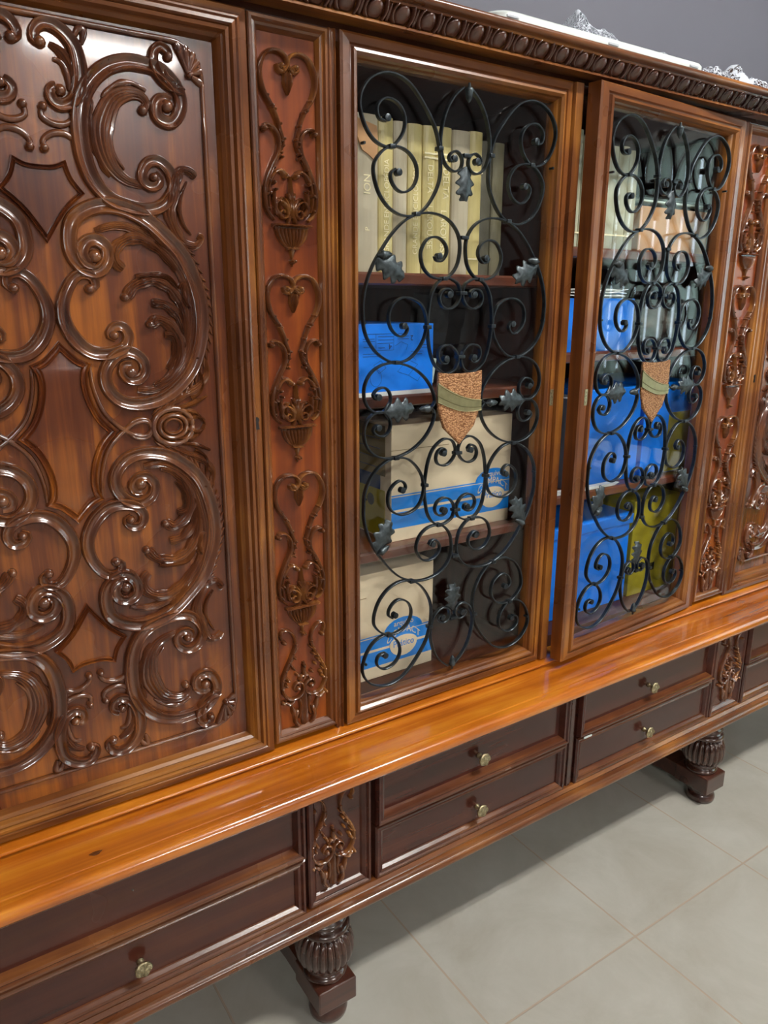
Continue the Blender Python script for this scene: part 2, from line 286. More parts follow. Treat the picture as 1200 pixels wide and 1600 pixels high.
# traced curves (0.1 mm), relative to the centre of each motif
D = {
'G_C1': [(-1780,4880),(-1890,4910),(-1940,5020),(-1900,5140),(-1760,5230),(-1570,5210),(-1430,5110),(-1360,4960),(-1380,4790),(-1480,4630),(-1650,4500),(-1830,4500),(-2010,4580),(-2150,4730),(-2240,4910),(-2280,5090),(-2240,5270),(-2120,5440),(-1950,5550),(-1760,5610),(-1540,5610),(-1300,5530),(-1100,5380),(-890,5150),(-710,4900),(-610,4630),(-570,4380),(-580,4090),(-690,3830),(-880,3590),(-1110,3450),(-1400,3420),(-1670,3520),(-1870,3710),(-1980,3940),(-2010,4150),(-1950,4290),(-1810,4430),(-1650,4500),(-1470,4510),(-1270,4440),(-1120,4280),(-1090,4080),(-1180,3900),(-1370,3800),(-1530,3840),(-1640,3970),(-1650,4090),(-1560,4160)],
'G_E1': [(-90,5610),(-280,5460),(-440,5240),(-540,4980),(-580,4730),(-550,4510),(-460,4330),(-280,4230),(-120,4280),(-70,4400),(-110,4510),(-220,4570),(-330,4530),(-380,4450),(-330,4390)],
'G_F1': [(-660,2770),(-620,2700),(-500,2690),(-390,2810),(-400,2950),(-510,3060),(-670,3100),(-840,3050),(-960,2890),(-980,2730),(-900,2540),(-720,2410),(-490,2380),(-290,2440),(-130,2620),(-70,2860),(-90,3100),(-230,3310),(-460,3450),(-770,3500),(-1070,3460),(-1360,3330),(-1610,3120),(-1810,2880),(-2010,2600),(-2150,2300),(-2230,1980),(-2230,1710),(-2210,1500),(-2120,1290),(-1950,1080),(-1720,940),(-1510,890),(-1250,930),(-1030,1090),(-870,1320),(-820,1560),(-860,1770),(-970,1930),(-1170,2020),(-1390,2030),(-1580,1930),(-1670,1780),(-1670,1590),(-1580,1440),(-1420,1350),(-1300,1400),(-1260,1500),(-1330,1580)],
'G_G1': [(-320,2050),(-250,2060),(-230,2140),(-330,2200),(-460,2170),(-530,2050),(-480,1910),(-340,1840),(-180,1870),(-60,1990),(-30,2120),(-70,2270),(-190,2350),(-330,2390),(-560,2320),(-710,2120),(-770,1880),(-800,1670),(-800,1510),(-770,1260),(-710,1010),(-590,790),(-350,640),(-130,690),(-40,840),(-40,910),(-80,1030),(-200,1140),(-340,1170),(-480,1120),(-530,990),(-470,860),(-350,820),(-280,890),(-330,940)],
'G_H1': [(-710,-10),(-620,50),(-590,160),(-670,370),(-860,600),(-1160,790),(-1510,880),(-1810,860),(-2060,730),(-2200,510),(-2210,270),(-2100,80),(-1900,-10),(-1740,40),(-1630,190),(-1660,360),(-1780,450),(-1930,420),(-2020,320),(-1950,240)],
'G_eyes': [(-1740,4930),(-1500,4110),(-270,4440),(-570,2770),(-1350,1540),(-310,2100),(-350,920),(-1910,280)],
'G_coll': [(-610,4570),(-1650,4500),(-1100,3460),(-70,2910),(-440,2380),(-800,1510),(-1510,890)],
'g_leafA0': (-120,4260),
'g_leafA1': (-80,3670),
'g_leafB0': (-1950,2660),
'g_leafB1': (-1300,2550),
'g_acB': (-1690,2770),
'g_leafC0': (-1740,-50),
'g_leafC1': (-1100,10),
'g_acH': (-860,-20),
'g_tipac': (-80,5500),
'g_shield': [(-560,600),(-330,590),(-110,600),(140,570),(370,560),(430,250),(440,-60),(300,-410),(-40,-760),(-440,-380),(-580,-30),(-600,310)],
'g_band': [(-580,420),(-360,300),(-70,160),(180,100),(430,70),(420,-220),(150,-260),(-150,-210),(-400,-100),(-590,50)],
'K_a': [(1830,4595),(1740,4625),(1630,4545),(1620,4405),(1700,4325),(1840,4325),(1950,4455),(1980,4645),(1900,4825),(1730,4965),(1530,5005),(1270,5005),(1010,4915),(800,4745),(650,4525),(570,4255),(560,3945),(600,3655),(700,3425),(880,3245),(1110,3165),(1380,3135),(1600,3195),(1750,3355),(1800,3535),(1730,3705),(1600,3795),(1460,3765),(1360,3645),(1360,3515),(1460,3445),(1570,3475),(1610,3565),(1540,3615)],
'K_a2': [(1430,4425),(1490,4525),(1410,4615),(1240,4615),(1050,4515),(930,4325),(860,4105),(870,3865),(950,3665),(1110,3515),(1340,3445)],
'K_a3': [(750,4485),(710,4215),(720,3965),(800,3705),(910,3525)],
'K_a4': [(1500,4685),(1300,4755),(1070,4695),(890,4525)],
'K_a5': [(1100,4425),(1000,4255),(960,4035),(990,3825),(1120,3645)],
'K_b': [(1850,5135),(1830,5225),(1730,5265),(1640,5185),(1630,5025),(1710,4875),(1870,4765),(2050,4735)],
'K_b2': [(1770,5045),(1820,4915),(1970,4835)],
'K_c': [(2140,3625),(2040,3705),(1920,3695),(1840,3545),(1790,3315),(1720,3105),(1790,2875),(1910,2705),(2070,2665),(2180,2775),(2120,2825)],
'K_c2': [(2000,3555),(1910,3375),(1860,3175),(1910,2965),(2020,2825)],
'K_d': [(670,2465),(580,2365),(470,2405),(430,2525),(500,2655),(640,2695),(770,2595),(760,2415),(630,2275),(450,2305),(310,2465),(280,2685),(340,2915),(530,3075),(790,3155),(1080,3125),(1370,2995),(1630,2775),(1840,2545),(1980,2245),(2070,1915),(2090,1595),(2050,1275),(1910,895),(1670,615),(1390,435),(1060,375),(780,445),(610,645),(600,885),(750,1085),(940,1155),(1120,1065),(1180,895),(1090,755),(950,745),(850,845),(870,955),(980,965)],
'K_d2': [(640,2815),(910,2895),(1200,2855),(1500,2685),(1760,2425),(1920,2125),(1980,1755),(1940,1405),(1830,1025),(1610,745),(1330,585),(1040,585)],
'K_d3': [(1000,1925),(1120,2085),(1390,2165),(1640,2065),(1800,1815),(1860,1505),(1810,1185)],
'K_d4': [(1310,1525),(1440,1605),(1630,1495),(1740,1255),(1710,995),(1540,755),(1300,635)],
'K_d5': [(1350,1845),(1560,1815),(1740,1635),(1810,1375)],
'K_d6': [(980,2315),(880,2425),(910,2605),(1100,2725),(1310,2715),(1550,2565),(1750,2305)],
'K_d7': [(1280,2905),(1380,2825),(1510,2685),(1680,2545)],
'K_d8': [(1150,2205),(1400,2235),(1620,2185),(1790,1945)],
'K_d9': [(1430,2235),(1620,2215),(1770,2035)],
'K_d10': [(1870,2155),(1810,2005),(1880,1815),(2030,1755)],
'K_d11': [(1510,1385),(1640,1355),(1670,1125),(1520,875)],
'K_e': [(510,2035),(570,2095),(530,2205),(400,2235),(270,2155),(150,1955),(100,1755),(120,1555),(240,1325),(430,1165),(660,1135),(880,1205),(970,1365),(910,1505),(780,1505),(710,1405),(790,1355)],
'K_f1': [(1370,255),(1690,445),(1970,565),(2140,785),(2100,985),(1980,1025)],
'K_f2': [(1610,255),(1890,335),(2120,435)],
'K_f3': [(1500,165),(1770,215),(1960,135),(2060,-15)],
'K_f4': [(1860,405),(2020,525),(2050,695),(2010,895)],
'K_g': [(390,955),(410,655),(520,305),(720,65),(960,-95),(1150,-95),(1210,15),(1140,135),(980,145),(860,55)],
'K_h1': [(0,1385),(80,1205),(210,1085),(400,1015)],
'K_h2': [(330,935),(310,725),(360,445),(480,185),(660,-55)],
'K_j1': [(120,4315),(100,4195),(230,4125),(390,4135),(530,4235)],
'K_j2': [(90,3815),(90,3915),(210,4005),(370,4015),(530,3925)],
'K_k': [(170,5065),(100,5105),(130,5215),(250,5295),(420,5255),(570,5105),(620,4895),(610,4665),(530,4455),(380,4355),(260,4395),(230,4515),(320,4585)],
'K_k2': [(280,5065),(420,4985),(510,4825),(530,4635)],
'K_k3': [(600,5185),(660,5295),(730,5285),(690,5125)],
'K_k4': [(310,4895),(410,4865),(470,4725),(480,4545)],
'K_balls': [(1780,4525),(1430,4425),(1840,5155),(2130,4965),(600,2475),(490,2035),(770,1395),(970,855),(1520,3575),(120,4315),(90,3815),(170,5065),(360,4535),(970,1925),(1300,1545)],
'K_fan': [(2120,4975),(1970,5345),(2090,5325),(2200,5255),(2270,5165),(2310,5045),(2310,4885)],
'K_sh': [(0,3575),(170,3585),(320,3645),(370,3455),(500,3285),(250,3055),(-10,2685)],
'K_loz': [(0,1255),(100,1125),(300,915),(280,725),(330,445),(450,175),(610,-55)],
'K_rose': [(1540,-5),(1720,-15),(1840,-25)],
'P_s1': [(-180,-80),(-160,-150),(-80,-170),(-20,-110),(0,-30),(-60,60),(-200,100),(-350,50),(-450,-110),(-470,-290),(-410,-490),(-300,-650),(-210,-820),(-160,-980),(-120,-1110),(-130,-1210),(-200,-1340),(-280,-1490)],
'P_s2': [(-430,-1000),(-400,-930),(-270,-970),(-190,-1110),(-200,-1290),(-290,-1470),(-400,-1700),(-450,-1900),(-420,-2150),(-300,-2280)],
'P_s3': [(-80,-1640),(-160,-1560),(-270,-1600),(-360,-1750),(-390,-1960),(-360,-2150)],
'P_s4': [(-110,-2170),(-150,-2130),(-200,-2180),(-170,-2250),(-90,-2240),(-60,-2130),(-120,-2040),(-220,-2000),(-280,-2080),(-260,-2210)],
'P_s5': [(-20,-1690),(-10,-1910),(-10,-2290)],
'P_s6': [(-60,-1880),(-20,-1990)],
'P_s7': [(-110,-1970),(-70,-2040),(-20,-2150)],
'P_s8': [(0,-150),(0,-240),(0,-340),(-10,-530)],
'P_rim': [(-420,-2310),(400,-2340)],
'P_bowl': [(-350,-2370),(-300,-2510),(-120,-2670),(-20,-2710)],
'P_stem': [(-20,-2700),(-20,-2970)],
'P_balls': [(-120,-100),(-430,-990),(-290,-670),(-90,-1630),(-380,-1900),(-300,-1740),(-130,-1210),(-150,-1370),(-270,-1840),(0,-160),(-20,-2900)],
'B_t1': [(-390,1830),(-450,1940),(-420,2060),(-290,2040),(-180,1890),(-170,1700),(-250,1500),(-370,1270),(-450,1070),(-440,840),(-330,670),(-160,640),(-20,750),(-40,910),(-150,960),(-220,870),(-160,770)],
'B_t2': [(10,1320),(10,1010)],
'B_t3': [(-450,620),(-300,550),(-230,350),(-200,150),(-100,40)],
'B_t4': [(20,660),(0,60)],
'B_t5': [(-110,630),(-80,420),(-120,200)],
'B_t6': [(-110,1010),(-50,1090),(10,1050)],
'B_balls': [(-390,1830),(-190,1480),(-220,1270),(-380,960),(-140,840),(-450,620),(-150,1130),(0,1280),(-340,1060),(-280,1360)],
}

def U(p): return [(a/10000, b/10000) for a, b in p]
def T(p, c=(0, 0), sx=1, sz=1): return [(c[0]+sx*a, c[1]+sz*b) for a, b in p]
CX = 1.221; MIR = 2*CX          # the cabinet is symmetric about x = CX
XL, XR = -.10, MIR+.10

# ================================================================== ROOM
rx0, rx1, ry0, ry1, rh = ROOM
def floor_mat():
    m, nt, b = nodes('grey_stone_tiles'); N = nt.nodes; L = nt.links
    tc = N.new('ShaderNodeTexCoord'); mp = N.new('ShaderNodeMapping'); mp.inputs['Location'].default_value = (-.842, .293, 0)
    L.new(tc.outputs['Object'], mp.inputs['Vector'])
    br = N.new('ShaderNodeTexBrick'); br.offset = 0; br.squash = 1
    br.inputs['Scale'].default_value = 1; br.inputs['Brick Width'].default_value = .429; br.inputs['Row Height'].default_value = .429
    br.inputs['Mortar Size'].default_value = .0026; br.inputs['Mortar Smooth'].default_value = .2
    br.inputs['Color1'].default_value = (0, 0, 0, 1); br.inputs['Color2'].default_value = (1, 1, 1, 1); br.inputs['Bias'].default_value = 0
    L.new(mp.outputs[0], br.inputs['Vector'])
    n = N.new('ShaderNodeTexNoise'); n.inputs['Scale'].default_value = 5; n.inputs['Detail'].default_value = 8; n.inputs['Roughness'].default_value = .65; n.inputs['Distortion'].default_value = .5
    L.new(tc.outputs['Object'], n.inputs['Vector'])
    r = N.new('ShaderNodeValToRGB'); e = r.color_ramp.elements; e[0].position = .3; e[0].color = (.36, .335, .28, 1); e[1].position = .72; e[1].color = (.46, .445, .395, 1)
    L.new(n.outputs['Fac'], r.inputs[0])
    mx = N.new('ShaderNodeMix'); mx.data_type = 'RGBA'; mx.inputs[7].default_value = (.40, .32, .24, 1)
    L.new(br.outputs['Fac'], mx.inputs[0]); L.new(r.outputs[0], mx.inputs[6]); L.new(mx.outputs[2], b.inputs['Base Color'])
    b.inputs['Roughness'].default_value = .42
    bp = N.new('ShaderNodeBump'); bp.inputs['Strength'].default_value = .6; bp.inputs['Distance'].default_value = .0015; bp.invert = True
    L.new(br.outputs['Fac'], bp.inputs['Height']); L.new(bp.outputs[0], b.inputs['Normal'])
    return m
M['wall'] = plain('grey_painted_wall', (.115, .115, .14), .7, noise=.04, nscale=2)
M['wallw'] = plain('pale_painted_wall', (.16, .16, .17), .8)
M['ceil'] = plain('white_ceiling', (.5, .5, .5), .9)
struct(obj('floor', B(rx0-.1, rx1+.1, ry0-.1, ry1+.1, -.1, 0), floor_mat()))
struct(obj('ceiling', B(rx0-.1, rx1+.1, ry0-.1, ry1+.1, rh, rh+.1), M['ceil']))
struct(obj('wall_back', B(rx0-.1, rx1+.1, ry1, ry1+.1, 0, rh), M['wall']))
struct(obj('wall_front', B(rx0-.1, rx1+.1, ry0-.1, ry0, 0, rh), M['wallw']))
struct(obj('wall_left', B(rx0-.1, rx0, ry0, ry1, 0, rh), M['wallw']))
# right wall with a window opening
WY0, WY1, WZ0, WZ1 = -2.6, -.75, .95, 2.25
bm = bmesh.new()
box(bm, rx1, rx1+.1, ry0, WY0, 0, rh); box(bm, rx1, rx1+.1, WY1, ry1, 0, rh)
box(bm, rx1, rx1+.1, WY0, WY1, 0, WZ0); box(bm, rx1, rx1+.1, WY0, WY1, WZ1, rh)
struct(obj('wall_right', bm, M['wallw']))
win = struct(empty('window_1', (rx1+.05, (WY0+WY1)/2, WZ0)))
bm = bmesh.new()
for a, b_, c, d in ((WY0, WY1, WZ0, WZ0+.04), (WY0, WY1, WZ1-.04, WZ1), (WY0, WY0+.04, WZ0, WZ1), (WY1-.04, WY1, WZ0, WZ1), (-1.7, -1.66, WZ0, WZ1)):
    box(bm, rx1+.03, rx1+.08, a, b_, c, d)
obj('window_frame', bm, M['white'], win, off=win.location)
obj('window_pane', B(rx1+.05, rx1+.056, WY0+.03, WY1-.03, WZ0+.03, WZ1-.03), M['glass'], win, off=win.location)
bl = empty('vertical_blind', (rx1-.06, (WY0+WY1)/2, WZ1+.06)); tag(bl, 'white vertical slat blind over the window mirrored in the open glass door', 'blind')
obj('headrail', B(rx1-.09, rx1-.03, WY0-.1, WY1+.1, WZ1+.03, WZ1+.08), M['white'], bl, off=bl.location)
def trans_mat():
    m, nt, b = nodes('translucent_blind_fabric'); N = nt.nodes; L = nt.links
    t = N.new('ShaderNodeBsdfTranslucent'); t.inputs[0].default_value = (.8, .88, .82, 1); mx = N.new('ShaderNodeMixShader'); mx.inputs[0].default_value = .6
    b.inputs['Base Color'].default_value = (.75, .8, .76, 1); b.inputs['Roughness'].default_value = .8
    o = N['Material Output']; L.new(b.outputs[0], mx.inputs[1]); L.new(t.outputs[0], mx.inputs[2]); L.new(mx.outputs[0], o.inputs[0]); return m
M['blind'] = trans_mat()
y = WY0-.05
while y < WY1+.08:
    bm = bmesh.new(); extrz(bm, [(rx1-.080, y), (rx1-.078, y-.002), (rx1-.040, y+.048), (rx1-.042, y+.05)], WZ0-.05, WZ1+.03)
    obj('slat', bm, M['blind'], bl, off=bl.location); y += .085
def lampm():
    m = bpy.data.materials.new('lit_tube'); m.use_nodes = True; nt = m.node_tree; nt.nodes.clear()
    e = nt.nodes.new('ShaderNodeEmission'); o = nt.nodes.new('ShaderNodeOutputMaterial'); e.inputs[0].default_value = (1, .975, .93, 1); e.inputs[1].default_value = LAMP
    nt.links.new(e.outputs[0], o.inputs[0]); return m
M['lamp'] = lampm()
for i, (tx, ty) in enumerate(TUBES):
    t = empty('ceiling_light', (tx, ty, rh))
    tag(t, ('twin tube ceiling lamp above the front of the glass doors', 'twin tube ceiling lamp at the far left behind the viewer', 'twin tube ceiling lamp on the far side of the room')[i], 'lamp', 'ceiling lamps')
    obj('lamp_housing', B(tx-.64, tx+.64, ty-.15, ty+.15, rh-.05, rh), M['white'], t, off=t.location)
    for dy in (-.07, .07): obj('lamp_tube', B(tx-.6, tx+.6, ty+dy-.035, ty+dy+.035, rh-.085, rh-.052, .01), M['lamp'], t, off=t.location)

# ================================================================== UPPER BOOKCASE
UB = (CX, .2, .60)
up = empty('display_bookcase', UB)
tag(up, 'carved mahogany bookcase with two wrought iron grille glass doors, standing on the drawer base', 'bookcase')
ZB, ZT = .60, 1.815
def O(name, bm, mat, parent=up, base=UB, **k): return obj(name, bm, mat, parent, off=base, **k)
PL = [(0.0, 0.0)]
bm = bmesh.new()
box(bm, XL, XL+.02, .0, .42, ZB, 1.86); box(bm, XR-.02, XR, .0, .42, ZB, 1.86)
box(bm, XL, XR, .405, .42, ZB, 1.86)
box(bm, XL, XR, .03, .42, ZB, .632); box(bm, XL, XR, .03, .42, 1.80, 1.83)
for x in (.585, 1.20, MIR-.615): box(bm, x, x+.03, .03, .42, .632, 1.80)
O('carcass', bm, M['inner'])
O('top_rail', extrx(bmesh.new(), [(.03, 1.80), (.0, 1.80), (-.002, 1.815), (.004, 1.83), (.03, 1.84)], XL, XR), M['dark'])
# cornice
bm = bmesh.new()
prof = [(.42, 1.83), (.0, 1.826), (-.028, 1.824)] + arc(-.034, 1.8255, .004, 200, 20, 4) + [(-.032, 1.832), (-.036, 1.845), (-.046, 1.851), (-.052, 1.852), (-.052, 1.856), (-.058, 1.857)] + arc(-.058, 1.8635, .0065, -90, -270, 6)[1:] + [(.42, 1.870)]
extrx(bm, prof, XL-.03, XR+.03)
cor = O('cornice', bm, M['rail'], smooth=True, angle=35)
bm = bmesh.new(); x = .567-.0506*13; k = 0
while x < XR+.02:
    for i, (dx, rw, zz, hh) in enumerate(((0, .0145, 0, .011), (.0253, .0052, 0, .008))):
        # egg (wide) and dart (narrow), both leaning out with the cove
        seg = 10; rings = []
        for j in range(7):
            t = j/6; z = 1.8305+.0205*t
            yb = -.0335-.017*t**1.5; wd = rw*(math.sin(PI*(.12+.8*t))**.6)*(1.05 if i == 0 else (1-.5*t)); h = hh*math.sin(PI*(.1+.8*t))**.7
            rings.append([bm.verts.new((x+dx+wd*u, yb-h*v+.001, z)) for u, v in ROUND])
        for a, b_ in zip(rings, rings[1:]):
            for q in range(6): bm.faces.new((a[q], a[q+1], b_[q+1], b_[q]))
        bm.faces.new(rings[0]); bm.faces.new(rings[-1][::-1])
    for s in (-1, 1):   # rim curling round each egg
        rings = []
        for j in range(7):
            t = j/6; z = 1.829+.022*t; yb = -.034-.017*t**1.5; xx = x + s*(.0195*math.sin(PI*(.18+.62*t))**.5)
            rings.append([bm.verts.new((xx+.0028*u, yb-.0075*v, z)) for u, v in ROUND])
        for a, b_ in zip(rings, rings[1:]):
            for q in range(6): bm.faces.new((a[q], a[q+1], b_[q+1], b_[q]))
        bm.faces.new(rings[0]); bm.faces.new(rings[-1][::-1])
    x += .0506
g = mesh(bm, 'egg_and_dart', True); bmesh_off = Matrix.Translation(-Vector(UB)); g.transform(bmesh_off)
link('egg_and_dart_carving', g, M['dark'], cor)
# plinth moulding
prof = [(.03, .602), (.0, .602), (-.006, .601), (-.017, .5965)] + arc(-.019, .5932, .0032, 90, 240, 6) + [(-.012, .5905), (-.010, .5855), (.03, .5855)]
O('plinth_moulding', extrx(bmesh.new(), prof, XL-.01, XR+.01), M['top'], smooth=True, angle=30)
# shelves : left bay and right bay sit at different heights
for x0, x1, zs in ((.615, 1.20, (1.4605, 1.236, .930)), (1.23, 1.827, (1.524, 1.30, .972))):
    for z in zs:
        O('shelf', extrx(bmesh.new(), [(.40, z), (.05, z), (.046, z-.004), (.046, z-.019), (.05, z-.022), (.40, z-.022)], x0, x1), M['shelf'])

FR = [(0, .022), (0, -.006), (.003, -.010), (.009, -.011), (.0115, -.007), (.014, -.007), (.016, -.013), (.021, -.014), (.025, -.010), (.028, -.003), (.031, .000), (.033, .004), (.036, .006), (.037, .018)]

# ---- carved doors
def carved_relief():
    bm = bmesh.new()
    H = .0095
    for sx in (1, -1):
        for sz in (1, -1):
            f = lambda k: T(U(D['K_'+k]), (0, 0), sx, sz)
            strand(bm, f('a'), (.0085, .0125, .007), H, prof=BAND)
            strand(bm, f('a2'), (.005, .0165, .005), H*1.1, prof=LEAF)
            strand(bm, f('a3'), (.003, .0055, .003), H*.6, prof=LEAF, wob=.3)
            strand(bm, f('a4'), (.003, .0045, .003), H*.7, wob=.2)
            strand(bm, f('a5'), (.002, .004, .002), H*.6)
            strand(bm, f('b'), (.006, .0075, .006), H, prof=BAND)
            strand(bm, f('b2'), (.002, .004, .002), H*.8)
            strand(bm, f('c'), (.006, .0095, .005), H, prof=LEAF, wob=.12)
            strand(bm, f('c2'), (.002, .004, .002), H*1.1)
            strand(bm, f('d'), (.009, .0135, .008), H, prof=BAND)
            strand(bm, f('d2'), (.005, .0125, .006), H*1.0, prof=LEAF)
            for k, r in (('d3', .010), ('d4', .010), ('d5', .008), ('d6', .009), ('d7', .005), ('d8', .006), ('d9', .0045), ('d10', .006), ('d11', .007)):
                strand(bm, f(k), (r*.85, r, r*.5), H*1.15, prof=LEAF, wob=.12)
            strand(bm, f('e'), (.007, .0115, .007), H*.9, prof=BAND)
            for k, r in (('f1', .007), ('f2', .005), ('f3', .005), ('f4', .004)):
                strand(bm, f(k), (r*.8, r, r*.5), H, prof=LEAF, wob=.12)
            strand(bm, f('g'), (.003, .0042, .0035), H*.7)
            strand(bm, f('j1'), (.004, .005, .004), H*.7); strand(bm, f('j2'), (.004, .005, .004), H*.7)
            strand(bm, f('k'), (.007, .0110, .007), H, prof=BAND)
            strand(bm, f('k2'), (.004, .0085, .004), H, prof=LEAF)
            strand(bm, f('k3'), (.003, .006, .003), H*.8); strand(bm, f('k4'), (.003, .005, .003), H*.8)
            for i, (x, z) in enumerate(f('balls')):
                r = (.0095, .0075, .007, .006, .010, .008, .0075, .010, .007, .0065, .0065, .008, .008, .007, .007)[i]
                ball(bm, x, z, r, H*1.25)
            fan = f('fan')
            for p in fan[1:]:
                strand(bm, [fan[0], ((fan[0][0]+p[0])/2, (fan[0][1]+p[1])/2), p], (.0025, .0045, .007), H*.9)
            # serrated leaf tips along the great curve
            dd = smooth2(f('d'), .012)
            for i in range(int(len(dd)*.42), int(len(dd)*.72), 1):
                p = dd[i]; q = dd[i+1]; tx, tz = q[0]-p[0], q[1]-p[1]; l = math.hypot(tx, tz) or 1
                c = (-.00, 0); ix, iz = -tz/l, tx/l
                s = -sx*sz
                a0 = (p[0]+ix*.010*s*-1, p[1]+iz*.010*s*-1)
                strand(bm, [a0, (a0[0]+tx/l*.010-ix*s*.004, a0[1]+tz/l*.010-iz*s*.004), (a0[0]+tx/l*.018-ix*s*.009, a0[1]+tz/l*.018-iz*s*.009)], (.0035, .003, .0012), H*.8)
    for sx in (1, -1):     # rosettes on the middle line
        r0 = U(D['K_rose']); cx_, cz_ = sx*r0[0][0], 0
        for rx_, rz_, rr in ((.031, .0275, .0055), (.0215, .0175, .0045), (.0135, .0115, .003)):
            strand(bm, [(cx_+rx_*math.cos(2*PI*i/24), cz_+rz_*math.sin(2*PI*i/24)) for i in range(25)], rr, H*.9)
        for s in (-1, 1): strand(bm, [(cx_+sx*.02, cz_+s*.006), (cx_+sx*.038, cz_+s*.012), (cx_+sx*.052, cz_+s*.006)], (.005, .005, .002), H, prof=LEAF)
    return mesh(bm, 'carved_relief', True, 50)
def edge_strand(bm, outl, r, h):
    """moulding that follows a closed outline with sharp corners"""
    n = len(outl); prof = BAND; rings = []
    for i in range(n):
        a, p, c = outl[i-1], outl[i], outl[(i+1) % n]
        def nn(p, q): l = math.hypot(q[0]-p[0], q[1]-p[1]) or 1; return (-(q[1]-p[1])/l, (q[0]-p[0])/l)
        n1, n2 = nn(a, p), nn(p, c); mx, mz = n1[0]+n2[0], n1[1]+n2[1]; l = math.hypot(mx, mz) or 1; mx, mz = mx/l, mz/l
        k = min(1.8, 1/max(.4, mx*n1[0]+mz*n1[1]))
        rings.append([bm.verts.new((p[0]+mx*u*r*k, -v*h, p[1]+mz*u*r*k)) for u, v in prof])
    for i in range(n):
        a, c = rings[i], rings[(i+1) % n]
        for q in range(len(prof)-1): bm.faces.new((a[q], a[q+1], c[q+1], c[q]))
def tablet(outl, r=.0045):
    bm = bmesh.new(); polyprism(bm, outl, 0.001, -.0045, inset=.05); edge_strand(bm, outl, r, .0085)
    return mesh(bm, 'raised_tablet', True, 30)
def tabs():
    top = [(0, .1255)] + smooth2([(0, .1255), (.011, .1135), (.022, .1035), (.034, .098)], .005)[1:]
    side = smooth2([(.030, .090), (.028, .072), (.033, .0445), (.045, .0175), (.061, 0)], .006)
    q = top + side
    right = q + [(x, -z) for x, z in q[::-1][1:]]
    loz = right + [(-x, z) for x, z in right[::-1][1:-1]]
    out = [tablet(loz, .0055)]
    sh = smooth2([(0, .3575), (.017, .3585), (.031, .3645)], .006) + smooth2([(.031, .3645), (.037, .3455), (.050, .3285)], .006)[1:] + smooth2([(.050, .3285), (.025, .3055), (0, .2685)], .006)[1:]
    sh = sh + [(-x, z) for x, z in sh[::-1][1:-1]]
    return out + [tablet(sh, .0035), tablet([(x, -z) for x, z in sh], .0035)]
RELIEF = carved_relief(); TABS = tabs()
def carved_door(xc):
    hw = .299
    bm = bmesh.new(); frame(bm, xc-hw, xc+hw, ZB+.004, ZT, [(0, .022), (0, -.006), (.003, -.010), (.012, -.011), (.015, -.016), (.018, -.017), (.020, -.0145), (.022, -.018), (.027, -.019), (.030, -.013), (.0315, -.016), (.036, -.015), (.039, -.008), (.041, -.009), (.045, -.004), (.048, .004), (.050, .012)])
    d = O('carved_door', bm, [M['stile'], M['rail']])
    bm = bmesh.new(); box(bm, xc-hw+.03, xc+hw-.03, .007, .022, ZB+.03, ZT-.03)
    pn = O('door_panel', bm, M['panel'], d)
    link('scrollwork_relief', RELIEF, M['carve'], d, (xc-UB[0], .007-UB[1], 1.2215-UB[2]))
    for tb in TABS: link('raised_tablet', tb, M['panel'], d, (xc-UB[0], .007-UB[1], 1.2215-UB[2]))
    # beaded border with rounded corners
    bm = bmesh.new(); a, b_ = .232, .537; r = .045; pts = []
    for cx_, cz_, a0 in ((a-r, b_-r, 0), (-(a-r), b_-r, 90), (-(a-r), -(b_-r), 180), (a-r, -(b_-r), 270)):
        for i in range(7): t = math.radians(a0+15*i); pts.append((cx_+r*math.cos(t), cz_+r*math.sin(t)))
    pts2 = []
    for p, q in zip(pts, pts[1:]+pts[:1]):
        L_ = math.hypot(q[0]-p[0], q[1]-p[1]); n = max(1, int(L_/.03))
        for i in range(n): pts2.append((p[0]+(q[0]-p[0])*i/n, p[1]+(q[1]-p[1])*i/n))
    pts2.append(pts2[0])
    strand(bm, T(pts2, (xc, 1.2215)), .0042, .007, .007, step=.01)
    # spandrel frame outside the bead
    O('bead_border', bm, M['carve'], d, smooth=True)
    return d
dL = carved_door(.220); dR = carved_door(MIR-.220)
def keyhole(bm, x, y, z):
    for i in range(1): pass
    pts = [(x+.0032*math.cos(t), z+.005+.0038*math.sin(t)) for t in [math.radians(-50+28*i) for i in range(11)]] + [(x-.0032, z-.0075), (x+.0032, z-.0075)]
    polyprism(bm, [(x+(p-x)*1.25, z+(q-z)*1.25) for p, q in pts], y+.002, y-.0006)
for dd, x in ((dL, .508), (dR, MIR-.508)):
    bm = bmesh.new(); keyhole(bm, x, -.0118, 1.216); O('keyhole', bm, M['lock'], dd)

